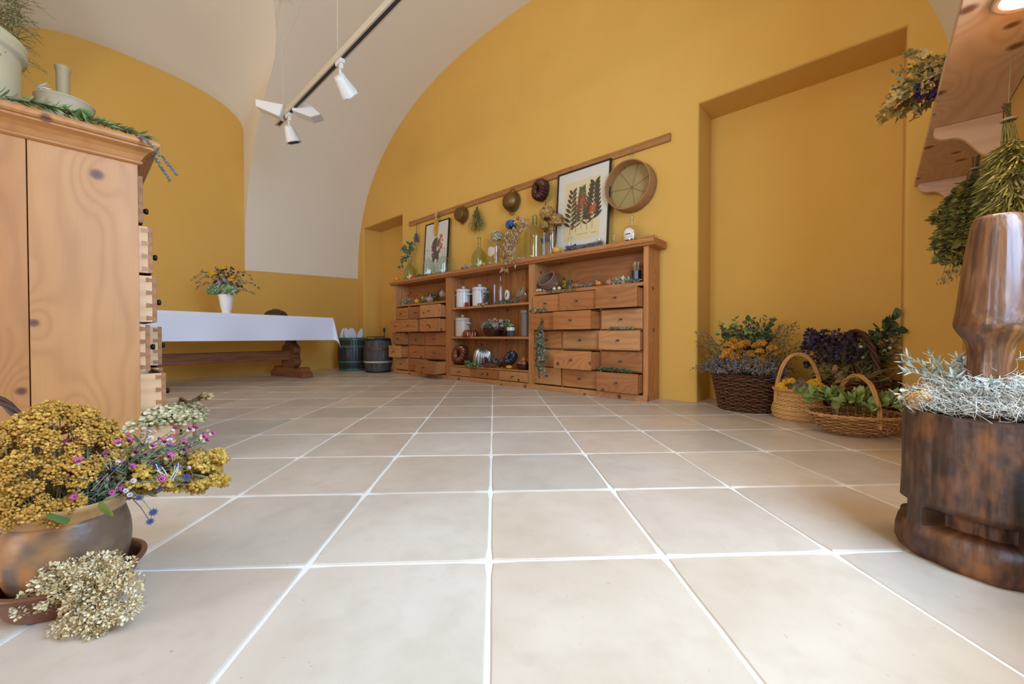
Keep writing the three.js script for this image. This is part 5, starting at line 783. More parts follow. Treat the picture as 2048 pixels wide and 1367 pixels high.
{ // hay and flowers in the stoneware crock, herbs along the cornice, lavender
  const t = thing('hay_bunch', 'tangled dried hay with an orange flower sticking out of the stoneware crock', 'dried grass', [-2.115, 1.44, 0.275]), ms = new MB(), mf = new MB();
  for (let i = 0; i < 1900; i++) { const a = rr(0, 6.283), q = Math.sqrt(R()) * 0.165, p = V(Math.cos(a) * q, rr(0.0, 0.2), Math.sin(a) * q), d = V(p.x * 3 + rr(-0.6, 0.6), rr(-0.2, 1), p.z * 3 + rr(-0.6, 0.6)).normalize(), l = rr(0.03, 0.09); ms.tube([p, p.clone().addScaledVector(d, l * 0.5).add(jig(0.008)), p.clone().addScaledVector(d, l).add(V(0, -0.012, 0))], 0.0011, 0.0006, pick(cols(0x7a6a34, 0x8e7c44, 0x5c5026, 0xa39054, 0x6a5f38))); }
  ms.build('hay', t, 'stuff'); for (const [x, y, z] of [[0.12, 0.06, -0.07], [0.1, 0.05, -0.03], [0.1, 0.09, -0.1]]) mf.add(G.straw, pose(V(x, y, z), V(1, 0.2, -0.5), 0.022), C(0xc07c34), 0.1); mf.build('orange_flower', t);
  const w = thing('white_flower', 'small white dried flower hanging beside the stoneware crock', 'dried flower', [-2.1, 1.35, 0.075]), wm = new MB(); for (let i = 0; i < 14; i++) wm.add(G.leafThin, pose(V(0, 0, 0), V(rr(-0.4, 0.8), rr(-1, 0.4), rr(-0.8, 0.1)), rr(0.02, 0.035)), C(0xcabfae), 0.15); wm.tube([V(0, 0, 0), V(0, 0.04, 0.06)], 0.001, 0.001, C(0x9a8450)); wm.build('petals', w);
  const h = thing('green_herbs', 'green dried leafy herbs lying along the cornice before the small stone mortar', 'dried herbs', [-1.94, 1.2115, 0.0]), hs = new MB(), hl = new MB();
  for (let i = 0; i < 12; i++) { const z0 = rr(0.12, 0.2), p = [V(rr(-0.02, 0.01), 0.008, z0), V(rr(-0.02, 0.02), 0.018, z0 - 0.08), V(rr(-0.015, 0.02), 0.012, z0 - rr(0.16, 0.26)), V(rr(0, 0.02), 0.006, z0 - rr(0.28, 0.36))]; twig(hs, hl, curve(p).getPoints(10), { r: 0.001, stem: C(0x5d6a3a), n: 17, leaf: G.leafThin, size: 0.03, cols: cols(0x66743e, 0x788650, 0x525f30, 0x8c945c), fwd: 1.2, lift: 0.15 }); }
  for (let i = 0; i < 4; i++) hl.add(G.leafWide, pose(V(0.0, 0.012, -0.0 - i * 0.012), V(0.8, 0.25, rr(-0.6, 0.2)), 0.05), pick(cols(0x76924e, 0x82a058)), 0.1);
  hs.build('stems', h, 'stuff'); hl.build('leaves', h, 'stuff');
  const l = thing('lavender_sprigs', 'two lavender sprigs drooping over the right end of the cornice', 'lavender', [-1.93, 1.2, -0.17]), lm = new MB(), lsm = new MB();
  for (const [a, b] of [[V(0.0, 0.015, 0.03), V(0.165, -0.145, -0.07)], [V(-0.02, 0.012, 0.02), V(-0.035, -0.11, -0.075)]]) { const k = a.clone().lerp(b, 0.3).add(V(0, 0.02, 0)); lsm.tube(curve([a, k, b]).getPoints(8), 0.0011, 0.0008, C(0x5e6a4c)); const q = curve([a, k, b]).getPoints(40).slice(12); q.forEach((p, i) => { for (let j = 0; j < 3; j++) lm.add(G.blob, pose(p.clone().add(jig(0.0035)), rdir(), 0.0034, 0, 0.0048), pick(cols(0x62644e, 0x6c6472, 0x5c5262, 0x7c7c60)), 0.2); }); }
  lsm.build('stems', l); lm.build('florets', l, 'stuff');
}
{ // vase and bouquet on the table
  const v = vessel('flower_vase', 'white footed porcelain vase on the cloth covered table', 'vase', [-5.17, tableTop + 0.003, -1.1], [[0, 0.002], [0.05, 0], [0.052, 0.008], [0.046, 0.014], [0.042, 0.03], [0.05, 0.06], [0.062, 0.14], [0.072, 0.2], [0.074, 0.21], [0.069, 0.208], [0.055, 0.12], [0, 0.06]], M.vase);
  const t = thing('table_bouquet', 'bouquet of green hydrangea, yellow yarrow and arching grass plumes in the white vase', 'bouquet', [-5.17, tableTop + 0.21, -1.1]), ms = new MB(), gr = new MB(), dk = new MB(), pl = new MB(), ax = V(0.739, 0, -0.674);
  for (const s of [-0.095, -0.03, 0.04, 0.1]) hydrangea(t, 'hydrangea', V(0.03, 0.055 + 0.01 * Math.cos(s * 30), 0.04).addScaledVector(ax, s), 0.062, cols(0x7d9a62, 0x93a878, 0x5f7c4c, 0xa8b490), 90, 0.015);
  for (const [s, h, l] of [[-1, 0.25, 0.33], [-1, 0.2, 0.3], [-1, 0.13, 0.3], [1, 0.25, 0.26], [1, 0.14, 0.32], [1, 0.06, 0.27], [-0.4, 0.27, 0.2], [0.6, 0.2, 0.3]]) { const p = curve([V(0, 0.03, 0), V(0, h * 0.75, 0).addScaledVector(ax, s * l * 0.3), V(0, h, 0).addScaledVector(ax, s * l * 0.7), V(0, h * 0.82 - 0.04, 0).addScaledVector(ax, s * l * 1.1)]).getPoints(20); pl.tube(p, 0.003, 0.002, C(0x9a8464)); p.slice(6).forEach((q) => { for (let k = 0; k < 3; k++) pl.add(G.leafSmall, pose(q.clone().add(jig(0.006)), rdir(), 0.026), pick(cols(0xa08a6c, 0x8a7458, 0x7a6a5c)), 0.2); }); }
  for (let i = 0; i < 60; i++) { const p = V(0, rr(0.08, 0.3), rr(-0.05, 0.05)).addScaledVector(ax, rr(-0.13, 0.15)); if (p.y > 0.22 && Math.abs(p.x) > 0.09) continue; ms.tube(arc(V(0, 0.02, 0), p, jig(0.02)), 0.0016, 0.0012, pick(STRAW)); dk.add(G.ball, pose(p, UP, rr(0.008, 0.014)), pick(cols(0x3a2818, 0x4e3620, 0x2c1e14)), 0.2); if (i % 3 === 0) gr.add(G.daisy, pose(p.clone().add(V(0.01, 0.004, 0.01)), V(1, 0.6, 0.6).add(jig(0.4)), rr(0.018, 0.026)), pick(cols(0xb09a72, 0x8a7048, 0x7c6a74)), 0.2); }
  for (let i = 0; i < 30; i++) gr.add(G.leafWide, pose(sph(V(0, 0.1, 0), 0.08, 0.05, 0.08), rdir().add(V(0, 0.6, 0)), rr(0.04, 0.06)), pick(cols(0x8a7a80, 0x7a7068, 0x9a8a8a)), 0.15);
  ms.build('stems', t, 'stuff'); pl.build('grass_plumes', t, 'stuff'); dk.build('seed_heads', t, 'stuff'); gr.build('dry_leaves', t, 'stuff');
  const tan = domeGeo(40, 0.04, 0.009, cols(0xd3a012, 0xc08e0c, 0xdcb02a), G.blob, 0.4); for (const [a, y, s] of [[-0.115, 0.225, 1.1], [0.005, 0.285, 0.8], [0.085, 0.16, 0.75], [0.1, 0.19, 0.6]]) { const o = mesh('yellow_yarrow', tan, M.vc, t); o.position.copy(V(0.03, y, 0.03).addScaledVector(ax, a)); o.scale.setScalar(s); o.rotation.set(0.5, 0, -0.4); }
}
// ---------- plants on top of the apothecary cabinet and on the wall ----------
{
  const P = (n, l, c, p) => [thing(n, l, c, p), new MB(), new MB()];
  { const [t, s, l] = P('leafy_sprig', 'leafy green grey sprig standing in the round green flask', 'sprig', [-4.69, TOP + 0.2, -3.08]); for (const e of [[-0.16, 0.24, 0.02], [-0.09, 0.27, 0.04], [0.03, 0.3, 0.03], [0.09, 0.29, 0.02], [-0.13, 0.1, 0.05], [-0.16, -0.03, 0.06]]) { const b = V(...e); twig(s, l, arc(V(0, -0.15, 0), V(0, 0.14, 0), jig(0.004)).concat(arc(V(0, 0.14, 0), b, V(0, 0.03, 0)).slice(1)), { stem: C(0x5c5a34), n: 13, from: 0.55, leaf: G.leafWide, size: 0.05, cols: cols(0x57704a, 0x6d8460, 0x7d8f74, 0x44583a) }); } s.build('stems', t); l.build('leaves', t, 'stuff'); }
  { const [t, s, l] = P('lavender_bundle', 'small dark lavender bundle hanging at the left end of the rail', 'lavender', [-4.63, 2.05, -3.15]); for (let i = 0; i < 22; i++) { const k = V(rr(-0.006, 0.006), -0.12, rr(-0.004, 0.008)), b = V(rr(-0.04, 0.04), rr(-0.3, -0.2), rr(0, 0.03)); s.tube([V(rr(-0.008, 0.008), 0.0, 0), k, b], 0.0014, 0.001, C(0x6a5a48)); spike(l, k.clone().lerp(b, 0.35), b, 10, 0.006, LAV); } s.build('stems', t); l.build('florets', t, 'stuff'); }
  { const [t, s, l] = P('herb_bunch', 'triangular greenish herb bunch hanging from the rail between two brass pans', 'dried herbs', [-3.4, 2.02, -3.14]); for (let i = 0; i < 46; i++) { const x = rr(-1, 1), b = V(x * 0.105, rr(-0.33, -0.25) + 0.03 * Math.abs(x), rr(0, 0.05)); twig(s, l, arc(V(rr(-0.012, 0.012), -0.02, 0.005), b, V(0, 0, 0.012)), { r: 0.0012, stem: pick(OLIVE), n: 14, from: 0.2, leaf: G.leafThin, size: 0.034, cols: cols(0x8c8444, 0x7a763a, 0xa0924e, 0x6a6a3a), fwd: 1.3 }); } s.tube([V(0, 0, 0.008), V(0, 0.05, 0.004)], 0.002, 0.002, C(0x9c8b6c)); s.build('stems', t, 'stuff'); l.build('leaves', t, 'stuff'); }
  { const [t, s, l] = P('dark_rose_bunch', 'narrow dark dried bunch with purple tips hanging below the copper ring mould', 'dried flowers', [-2.42, 1.84, -3.15]); for (let i = 0; i < 16; i++) { const b = V(rr(-0.02, 0.02), rr(-0.33, -0.2), rr(0, 0.02)); s.tube(arc(V(0, 0, 0), b, V(0, 0, 0.01)), 0.0015, 0.001, C(0x3c2c22)); for (let k = 0; k < 14; k++) l.add(G.leafSmall, pose(V(0, 0, 0).lerp(b, rr(0.25, 1)).add(jig(0.008)), rdir(), 0.022), pick(cols(0x3e3024, 0x4e3c2a, 0x2e2824)), 0.2); } for (let i = 0; i < 26; i++) l.add(G.floret, pose(V(rr(-0.03, 0.05), rr(-0.42, -0.3), rr(0, 0.03)), rdir(), 0.016), pick(cols(0x5a2f48, 0x6e3c58, 0x47283a)), 0.2); s.build('stems', t, 'stuff'); l.build('florets', t, 'stuff'); }
  for (const [i, [x, z, tl]] of [[-4.2, -3.15, 0.05], [-4.15, -3.125, -0.1]].entries()) {
    const t = thing('corn_cob', ['yellow corn cob with dry husk hanging from the rail, the hinder of the two', 'yellow corn cob with dry husk hanging from the rail, the nearer of the two'][i], 'corn', [x, 2.06, z], 0, 'corn cobs on the rail'); const m = new MB(), h = new MB();
    for (let k = 0; k < 14; k++) for (let j = 0; j < 28; j++) { const a = (k / 14) * 6.283, y = -0.05 - j * 0.0078, r = 0.0225 * Math.pow(Math.sin(Math.PI * (0.12 + 0.8 * (j + 2) / 31)), 0.5); m.add(G.blob, pose(V(Math.cos(a) * r, y, Math.sin(a) * r), V(Math.cos(a), 0, Math.sin(a)), 0.0052, 0), pick(cols(0xd8a02a, 0xe0ae3c, 0xc8901e)), 0.1); }
    for (let k = 0; k < 9; k++) h.add(G.leafThin, pose(V(0, -0.045, 0), V(rr(-0.5, 0.5), 1, rr(-0.1, 0.5)), rr(0.06, 0.1), rr(0, 6), rr(0.06, 0.1)), pick(cols(0xcbb48c, 0xb59c72, 0xdccaa6)), 0.1); m.build('kernels', t, 'stuff'); h.build('husk', t); t.rotation.z = tl;
  }
  { const [t, s] = P('white_hydrangea', 'pale cream hydrangea head resting on the mouth of the labelled jar', 'hydrangea', [-3.03, TOP + 0.28, -3.08]); hydrangea(t, 'flower_head', V(0, 0.05, 0), 0.068, cols(0xcbbf9e, 0xb5a884, 0xddd3b6), 110, 0.014); s.tube([V(0, 0.02, 0), V(0.02, -0.15, 0.01)], 0.002, 0.002, C(0x8a7a4a)); s.build('stem', t); }
  { const [t, s] = P('blue_hydrangea', 'vivid blue hydrangea head in the tall slender glass vase', 'hydrangea', [-2.82, TOP + 0.34, -3.1]); hydrangea(t, 'flower_head', V(-0.01, 0.075, 0.01), 0.06, cols(0x3c5c94, 0x4d70a8, 0x2c4878, 0x5f84b8), 110, 0.013); s.tube([V(-0.01, 0.04, 0.01), V(0, -0.3, 0)], 0.0025, 0.0025, C(0x5a6a3a)); s.build('stem', t); }
  { const [t, s] = P('brown_hydrangea', 'two golden brown dried hydrangea heads in the narrow necked jar', 'hydrangea', [-2.25, TOP + 0.24, -3.02]); hydrangea(t, 'flower_head', V(-0.05, 0.17, 0), 0.07, cols(0xb58a4a, 0x9c7034, 0xc9a264), 260, 0.016); hydrangea(t, 'flower_head', V(0.075, 0.075, 0.02), 0.064, cols(0xa97c42, 0x8e6430, 0xbf9458), 240, 0.015); hydrangea(t, 'flower_head', V(-0.06, 0.05, 0.03), 0.045, cols(0x9c7638, 0xb08a4c), 130, 0.014); for (const a of [-0.05, 0.07]) s.tube(arc(V(0, -0.2, 0), V(a, 0.08, 0.01), V(0, 0.03, 0)), 0.0025, 0.002, C(0x6a5430)); s.build('stem', t); }
  { const [t, s, l] = P('hop_vines', 'dry pinkish beige hop vines trailing from the jar over the cabinet edge', 'hops', [-2.7, TOP + 0.1, -2.99]); for (const e of [[0.02, 0.36, -0.05], [0.1, 0.33, -0.06], [0.14, 0.26, -0.03], [-0.09, 0.2, 0.0], [0.05, 0.2, 0.03], [-0.04, -0.17, 0.1], [0.03, -0.2, 0.11], [0.1, -0.16, 0.1], [-0.08, -0.05, 0.06], [0.06, 0.02, 0.05], [-0.12, 0.06, 0.03]]) { const b = V(...e), pts = arc(V(0, 0.02, 0), b, V(0, b.y < 0 ? 0.1 : 0.02, 0.03), 8); s.tube(pts, 0.0018, 0.0012, C(0x8a6a48)); for (let i = 0; i < 24; i++) { const p = pts[2 + Math.floor(R() * 7)] ?? b, q = p.clone().add(V(rr(-0.03, 0.03), rr(-0.03, 0.01), rr(-0.015, 0.03))); for (let k = 0; k < 5; k++) l.add(G.leafSmall, pose(q.clone().add(V(0, 0.004 * k, 0)), V(rr(-0.6, 0.6), -0.9, rr(-0.6, 0.6)), rr(0.022, 0.034)), pick(cols(0xc9a06c, 0xb48a58, 0xdcbc92, 0xa27a50, 0xd2b088)), 0.15); } } s.build('vines', t); l.build('hop_cones', t, 'stuff'); }
  { const [t, s, l] = P('lavender_sheaf', 'grey violet lavender sheaf lying before the right framed print', 'lavender', [-1.92, TOP + 0.012, -3.02]); for (let i = 0; i < 60; i++) { const a = V(0.2 + rr(-0.02, 0.02), rr(0.004, 0.05), rr(-0.025, 0.025)), b = V(rr(-0.02, 0.06) - 0.1, rr(0.0, 0.045), rr(-0.03, 0.03)); s.tube([a, a.clone().lerp(b, 0.5).add(jig(0.004)), b], 0.0016, 0.0012, pick(cols(0x4a463c, 0x8a8a86, 0x35332e, 0xb0b0aa))); if (i < 26) spike(l, b, b.clone().add(V(-0.06, rr(-0.01, 0.01), rr(-0.01, 0.01))), 9, 0.006, cols(0x6a6070, 0x4a4450, 0x8a8088)); } s.build('stems', t, 'stuff'); l.build('florets', t, 'stuff'); }
  { const [t, s] = P('dry_twigs', 'few dry twigs lying over the right end of the cabinet top', 'twigs', [-1.36, TOP + 0.004, -3.05]); for (let i = 0; i < 26; i++) { const a = V(rr(-0.1, 0.05), rr(0, 0.014), rr(-0.06, 0.08)); s.tube(arc(a, a.clone().add(V(rr(0.03, 0.1), rr(-0.004, 0.012), rr(-0.03, 0.04))), V(0, rr(0, 0.012), 0)), 0.0011, 0.0008, pick(cols(0x7a6a48, 0x5c5038, 0x9a8a62))); } s.build('twigs', t, 'stuff'); }
  const litter = (n, l, p, pal, w, d, h, cnt, size, shape = G.leafSmall) => { const t = thing(n, l, 'dried herbs', p), m = new MB(); for (let i = 0; i < cnt; i++) m.add(shape, pose(V(rr(-w, w), rr(0.002, h), rr(-d, d)), rdir().setY(rr(0, 0.6)), size * rr(0.6, 1.2)), pick(pal), 0.2); m.build('leaves', t, 'stuff'); };
  litter('moss_strip', 'thin strip of grey green moss lying before the two clear bottles', [-4.05, TOP, -2.985], SAGE.concat(GREY), 0.32, 0.015, 0.02, 170, 0.024); litter('silver_leaves', 'silvery grey leaves lying on the edge left of the green bottle', [-3.36, TOP, -2.96], cols(0xb4b6b0, 0x9a9e98, 0xc6c8c2), 0.07, 0.02, 0.035, 40, 0.045, G.leafThin); litter('pale_leaves', 'pale dry leaves scattered between the hop vines and the demijohn', [-2.6, TOP, -2.98], cols(0xc4b8a4, 0xa8947a, 0xb4aaa4), 0.1, 0.015, 0.015, 40, 0.025); litter('purple_petals', 'small purple dried flower lying beside the dark hanging bunch', [-2.4, TOP + 0.16, -3.1], cols(0x6a3c5e, 0x54304a), 0.04, 0.015, 0.04, 40, 0.02, G.floret);
  litter('sage_heap', 'grey green sage and cream flowers in the left open compartment', [-4.63, SL, -3.0], SAGE.concat(cols(0xcac0a4, 0xb8b09a)), 0.13, 0.03, 0.06, 160, 0.03); litter('dried_leaves', 'dark green and brown dry leaves behind the pale turnip', [-4.23, SL, -3.1], OLIVE.concat(SAGE), 0.13, 0.025, 0.13, 190, 0.036); litter('dried_blossoms', 'mixed brown blossoms between the lemon and the turnip', [-4.3, SL, -3.04], cols(0x8a6a3c, 0xa88a58, 0x6a4a4a, 0xb8a87a), 0.06, 0.03, 0.07, 70, 0.02, G.daisy);
  litter('eucalyptus_leaves', 'grey green leaves and orange peel strewn along the top middle shelf', [-2.8, S1, -3.0], SAGE.concat(cols(0xb06a34, 0x8fa08a)), 0.17, 0.025, 0.035, 170, 0.03); litter('cream_petals', 'few cream blossoms at the foot of the dried herb bunch', [-3.17, S1, -2.995], cols(0xc8b890, 0xa8905c), 0.07, 0.012, 0.02, 40, 0.018, G.floret);
  litter('parsley_sprig', 'green and cream parsley like sprig hanging over the bottom shelf edge', [-3.31, S3 - 0.02, -2.96], cols(0x5f8050, 0x78945c, 0xbcae7c, 0x4c6a42), 0.1, 0.02, 0.08, 160, 0.028); litter('dried_cones', 'dark dry cones and silver pods heaped in the tin dish', [-3.06, S3 + 0.02, -3.03], cols(0x6a5a50, 0x8a807a, 0x4a3c34, 0xa39a92, 0x9a5a48), 0.085, 0.07, 0.075, 150, 0.026, G.straw); litter('yellow_peel', 'small yellow shavings right of the tin dish on the bottom shelf', [-2.9, S3, -2.985], cols(0xb89a3a, 0x6a5a3a), 0.04, 0.01, 0.01, 24, 0.018);
  litter('bowl_flowers', 'grey, pink and green dried flower heads piled in the brown bowl', [-3.06, S2 + 0.075, -3.05], SAGE.concat(GREY, cols(0xb09a8a, 0x9a7a70)), 0.1, 0.08, 0.07, 230, 0.028, G.daisy); litter('bowl_roses', 'three pale pink dried rosebuds on top of the flower bowl', [-3.06, S2 + 0.125, -3.03], cols(0xc8a890, 0xbc9484, 0xd4bca0), 0.09, 0.03, 0.05, 26, 0.024, G.straw);
  litter('pot_sprouts', 'pale green shoots growing from the small white rimmed pot', [-2.79, S2 + 0.085, -3.04], cols(0xa8b860, 0x88a04c, 0xc4cc84), 0.03, 0.025, 0.045, 40, 0.036, G.leafThin); litter('tumbler_flowers', 'small white flowers standing in the dark narrow tumbler', [-2.9, S2 + 0.1, -3.07], SAGE.concat(cols(0xd0c8b0)), 0.06, 0.03, 0.07, 80, 0.022, G.floret); litter('cane_flowers', 'few small dried flowers inside the tipped round wicker basket', [-2.255, SR + 0.04, -3.02], cols(0xa88a5a, 0x8a6a3c, 0xc2aa7a), 0.06, 0.02, 0.03, 60, 0.018, G.daisy);
  litter('golden_pods', 'golden brown seed pods right of the tipped wicker basket', [-2.08, SR, -3.04], cols(0xa88436, 0x8a6a2a, 0x6a7040), 0.04, 0.03, 0.075, 60, 0.026, G.straw); litter('grey_lichen', 'strip of pale grey lichen along the middle of the right compartment', [-1.9, SR, -2.99], cols(0x8f9088, 0x7a7c70, 0xa8a89c), 0.12, 0.014, 0.026, 120, 0.022); litter('cream_blossoms', 'low heap of cream dried blossoms left of the tin can', [-1.545, SR, -3.02], cols(0xbcae8c, 0xa08c64, 0xccc2a6), 0.06, 0.03, 0.05, 110, 0.02, G.floret); litter('blue_grey_moss', 'blue grey moss spread before the tin can', [-1.42, SR, -2.985], cols(0x7c8580, 0x909890), 0.06, 0.014, 0.025, 90, 0.02);
  { const [t, s, l] = P('herb_posy', 'dark grey green herb posy standing right of the white crocks', 'dried herbs', [-3.14, S1, -3.03]); for (let i = 0; i < 22; i++) { const b = V(rr(-0.06, 0.05), rr(0.08, 0.2), rr(-0.03, 0.03)); twig(s, l, arc(V(rr(-0.04, 0.04), 0.004, rr(-0.02, 0.02)), b, jig(0.01)), { r: 0.0011, stem: C(0x55503a), n: 11, leaf: G.leafSmall, size: 0.02, cols: cols(0x54543c, 0x6c6a54, 0x44422e, 0x8a8672) }); } s.build('stems', t); l.build('leaves', t, 'stuff'); }
  { const [t, s] = P('tealight_twigs', 'brown dry twigs standing in the squat glass', 'twigs', [-1.79, SR + 0.01, -3.07]); for (let i = 0; i < 16; i++) s.tube(arc(V(rr(-0.015, 0.015), 0, rr(-0.015, 0.015)), V(rr(-0.05, 0.05), rr(0.07, 0.14), rr(-0.03, 0.03)), jig(0.01)), 0.0014, 0.001, pick(cols(0x7a6a48, 0x9a8a66))); for (let i = 0; i < 22; i++) s.tube(arc(V(0.09 + rr(-0.01, 0.01), 0, rr(-0.02, 0.02)), V(0.1 + rr(-0.05, 0.05), rr(0.02, 0.09), rr(-0.02, 0.03)), jig(0.008)), 0.001, 0.0007, C(0x8a7a50)); s.build('twigs', t, 'stuff'); }
  { const [t, s, l] = P('hanging_posy', 'long grey green flower bunch hanging head down from a drawer knob', 'dried flowers', [-2.27, 0.665, -2.895]); for (let i = 0; i < 40; i++) { const b = V(rr(-0.06, 0.06), rr(-0.62, -0.22), rr(0.0, 0.05)); twig(s, l, arc(V(rr(-0.006, 0.006), rr(-0.03, 0.02), 0), b, V(0, 0, 0.012)), { r: 0.0011, stem: pick(OLIVE), n: 14, from: 0.25, leaf: i % 2 ? G.leafSmall : G.floret, size: 0.02, cols: cols(0x6c7058, 0x84866e, 0x56583e, 0xa8a48c, 0x8a7a5c) }); } s.build('stems', t, 'stuff'); l.build('leaves', t, 'stuff'); }
  { const [t, s, l] = P('rosemary_sprig', 'green rosemary like sprig lying on the lowest pulled out drawer', 'dried herbs', [-1.56, 0.222, -2.93]); for (let i = 0; i < 7; i++) { twig(s, l, arc(V(-0.19 + rr(-0.02, 0.02), 0.006, rr(0, 0.03)), V(0.17 + rr(-0.05, 0.02), rr(0.002, 0.014), rr(0.0, 0.04)), V(0, 0.012, 0)), { r: 0.0011, stem: C(0x55603a), n: 34, leaf: G.leafThin, size: 0.026, cols: cols(0x556b48, 0x687c58, 0x445a3a), fwd: 1 }); } s.build('stems', t); l.build('leaves', t, 'stuff'); }
  litter('grey_sprig', 'small grey green sprig lying on the third drawer of the right column', [-1.5, 0.553, -2.925], SAGE.concat(GREY), 0.11, 0.012, 0.02, 90, 0.024); litter('brown_umbels', 'wispy golden brown umbels lying over the second drawer row on the left', [-2.34, 0.725, -2.92], STRAW.concat(cols(0x9a7038)), 0.1, 0.014, 0.04, 130, 0.016, G.star); litter('edge_herbs', 'grey green herb trailing over the upper left drawer of the right section', [-2.1, 0.9, -2.955], SAGE, 0.16, 0.008, 0.02, 90, 0.02);
}
// ---------- baskets in the niche ----------
R = rngOf(202);
{
  const P = (n, l, c, p) => [thing(n, l, c, p), new MB(), new MB()], B1 = [-0.655, 0.22, -3.14];
  { const [t, s, l] = P('lavender_heap', 'grey violet dried lavender heaped over the front of the left willow basket', 'lavender', B1); for (let i = 0; i < 260; i++) { const a = rr(0.2, 3.0), q = Math.sqrt(R()) * 0.24, p = V(Math.cos(a) * q * 1.05, 0.03 + rr(0, 0.12) * (1.2 - q / 0.26), Math.sin(a) * q), d = V(p.x * 2 + rr(-0.5, 0.5), rr(-0.1, 1), 0.4 + rr(-0.3, 0.6)).normalize(); s.tube([p, p.clone().addScaledVector(d, 0.06)], 0.0013, 0.001, pick(GREY)); spike(l, p.clone().addScaledVector(d, 0.02), p.clone().addScaledVector(d, 0.075), 9, 0.0055, cols(0x6e6262, 0x7c7070, 0x84786e, 0x5c5254, 0x8a8068), G.bit); } s.build('stems', t, 'stuff'); l.build('florets', t, 'stuff'); }
  { const [t, s] = P('orange_yarrow', 'flat orange gold yarrow heads in the middle of the left willow basket', 'dried flowers', B1), pts = []; for (let i = 0; i < 46; i++) { const p = V(rr(-0.12, 0.17), rr(0.13, 0.27), rr(-0.08, 0.08)); p.y -= (p.z + 0.08) * 0.3; pts.push([p, V(rr(-0.3, 0.3), 1, 0.7)]); s.tube(arc(V(0, -0.1, 0), p), 0.0015, 0.0012, pick(OLIVE)); } s.build('stems', t, 'stuff'); heads(t, 'flower_head', DOME.orange, pts, 0.9, 1.5); }
  { const [t, s, l] = P('green_herbs', 'tall dark green leafy herbs at the back of the left willow basket', 'herbs', B1); for (let i = 0; i < 46; i++) { const b = V(rr(-0.2, 0.16), rr(0.27, 0.43), rr(-0.14, 0.0)); twig(s, l, arc(V(rr(-0.06, 0.06), 0, -0.06), b, jig(0.015)), { r: 0.0017, stem: C(0x4a4a2a), n: 18, from: 0.4, leaf: i % 3 ? G.leaf : G.leafWide, size: 0.036, cols: GREEN.concat(cols(0x55583c, 0x6a5a5a)) }); } s.build('stems', t, 'stuff'); l.build('leaves', t, 'stuff'); }
  { const [t, s, l] = P('brown_sprays', 'airy brown green seed sprays fanning out on both sides of the left willow basket', 'dried herbs', B1); for (let i = 0; i < 64; i++) { const sd = i % 2 ? 1 : -1, b = sd < 0 ? V(rr(-0.36, -0.16), rr(0.02, 0.34), rr(-0.06, 0.16)) : V(rr(0.14, 0.3), rr(0.0, 0.4), rr(-0.1, 0.12)); twig(s, l, arc(V(sd * 0.1, 0, rr(-0.06, 0.08)), b, V(0, 0.04, 0)), { r: 0.0013, stem: pick(STRAW), n: 26, from: 0.3, leaf: G.leafSmall, size: 0.017, cols: cols(0x6a5e30, 0x7c6c3a, 0x5a5028, 0x8a7a4c, 0x5e5a3c) }); } s.build('stems', t, 'stuff'); l.build('seeds', t, 'stuff'); }
  { const [t, s] = P('tansy', 'bright yellow tansy heads at both sides of the cane basket', 'dried flowers', [-0.345, 0.18, -2.985]), pts = []; for (const [x, y, z] of [[-0.085, 0.02, 0.05], [-0.06, 0.045, 0.02], [-0.1, 0.0, 0.03], [-0.07, 0.0, 0.075], [-0.03, 0.05, 0.04], [0.075, 0.035, 0.03], [0.1, 0.03, 0.0], [0.085, 0.05, -0.03], [0.06, 0.045, 0.0]]) { const p = V(x, y, z); pts.push([p, V(x * 3, 1, 0.8)]); s.tube(arc(V(0, -0.08, 0), p), 0.0015, 0.0012, pick(OLIVE)); } s.build('stems', t); heads(t, 'flower_head', DOME.tansy, pts, 0.75, 1.1); }
  { const [t, s, l] = P('grey_sage', 'silvery grey sage and violet wisps filling the middle of the cane basket', 'dried herbs', [-0.345, 0.17, -2.985]); for (let i = 0; i < 120; i++) { const p = sph(V(0.02, 0.03, 0.02), 0.085, 0.035, 0.08), d = rdir().setY(rr(0, 0.8)); s.tube([p, p.clone().addScaledVector(d, 0.02).add(jig(0.006)), p.clone().addScaledVector(d, 0.045)], 0.0012, 0.0008, pick(cols(0x8f9088, 0xa4a498, 0x787a70))); } for (let i = 0; i < 40; i++) { const a = V(-0.08 + rr(-0.02, 0.02), 0.06, rr(-0.06, 0.02)), b = a.clone().add(V(rr(-0.06, 0.02), rr(0.0, 0.06), rr(-0.02, 0.04))); s.tube([a, b], 0.0012, 0.001, C(0x8a7a8a)); spike(l, a, b, 6, 0.006, cols(0x5c4470, 0x6e5684, 0x8a7a80), G.floret); } s.build('stems', t, 'stuff'); l.build('violet_florets', t, 'stuff'); }
  const B3 = [-0.09, 0.22, -3.2];
  { const [t, s, l] = P('purple_statice', 'deep purple statice rising from the left of the willow basket behind', 'dried flowers', B3); for (let i = 0; i < 60; i++) { const b = V(rr(-0.25, 0.02), rr(0.1, 0.33), rr(-0.12, 0.08)); if (b.x > -0.06 && b.y > 0.3) b.y -= 0.08; s.tube(arc(V(rr(-0.08, 0.02), 0, 0), b, jig(0.02)), 0.0018, 0.0014, pick(OLIVE)); for (let k = 0; k < 16; k++) l.add(G.floret, pose(b.clone().add(V(rr(-0.025, 0.025), rr(-0.05, 0.02), rr(-0.02, 0.02))), rdir().add(V(0, 0.6, 0.3)), rr(0.011, 0.018)), pick(cols(0x3c2c44, 0x4a3850, 0x302634, 0x584658)), 0.2); } s.build('stems', t, 'stuff'); l.build('florets', t, 'stuff'); }
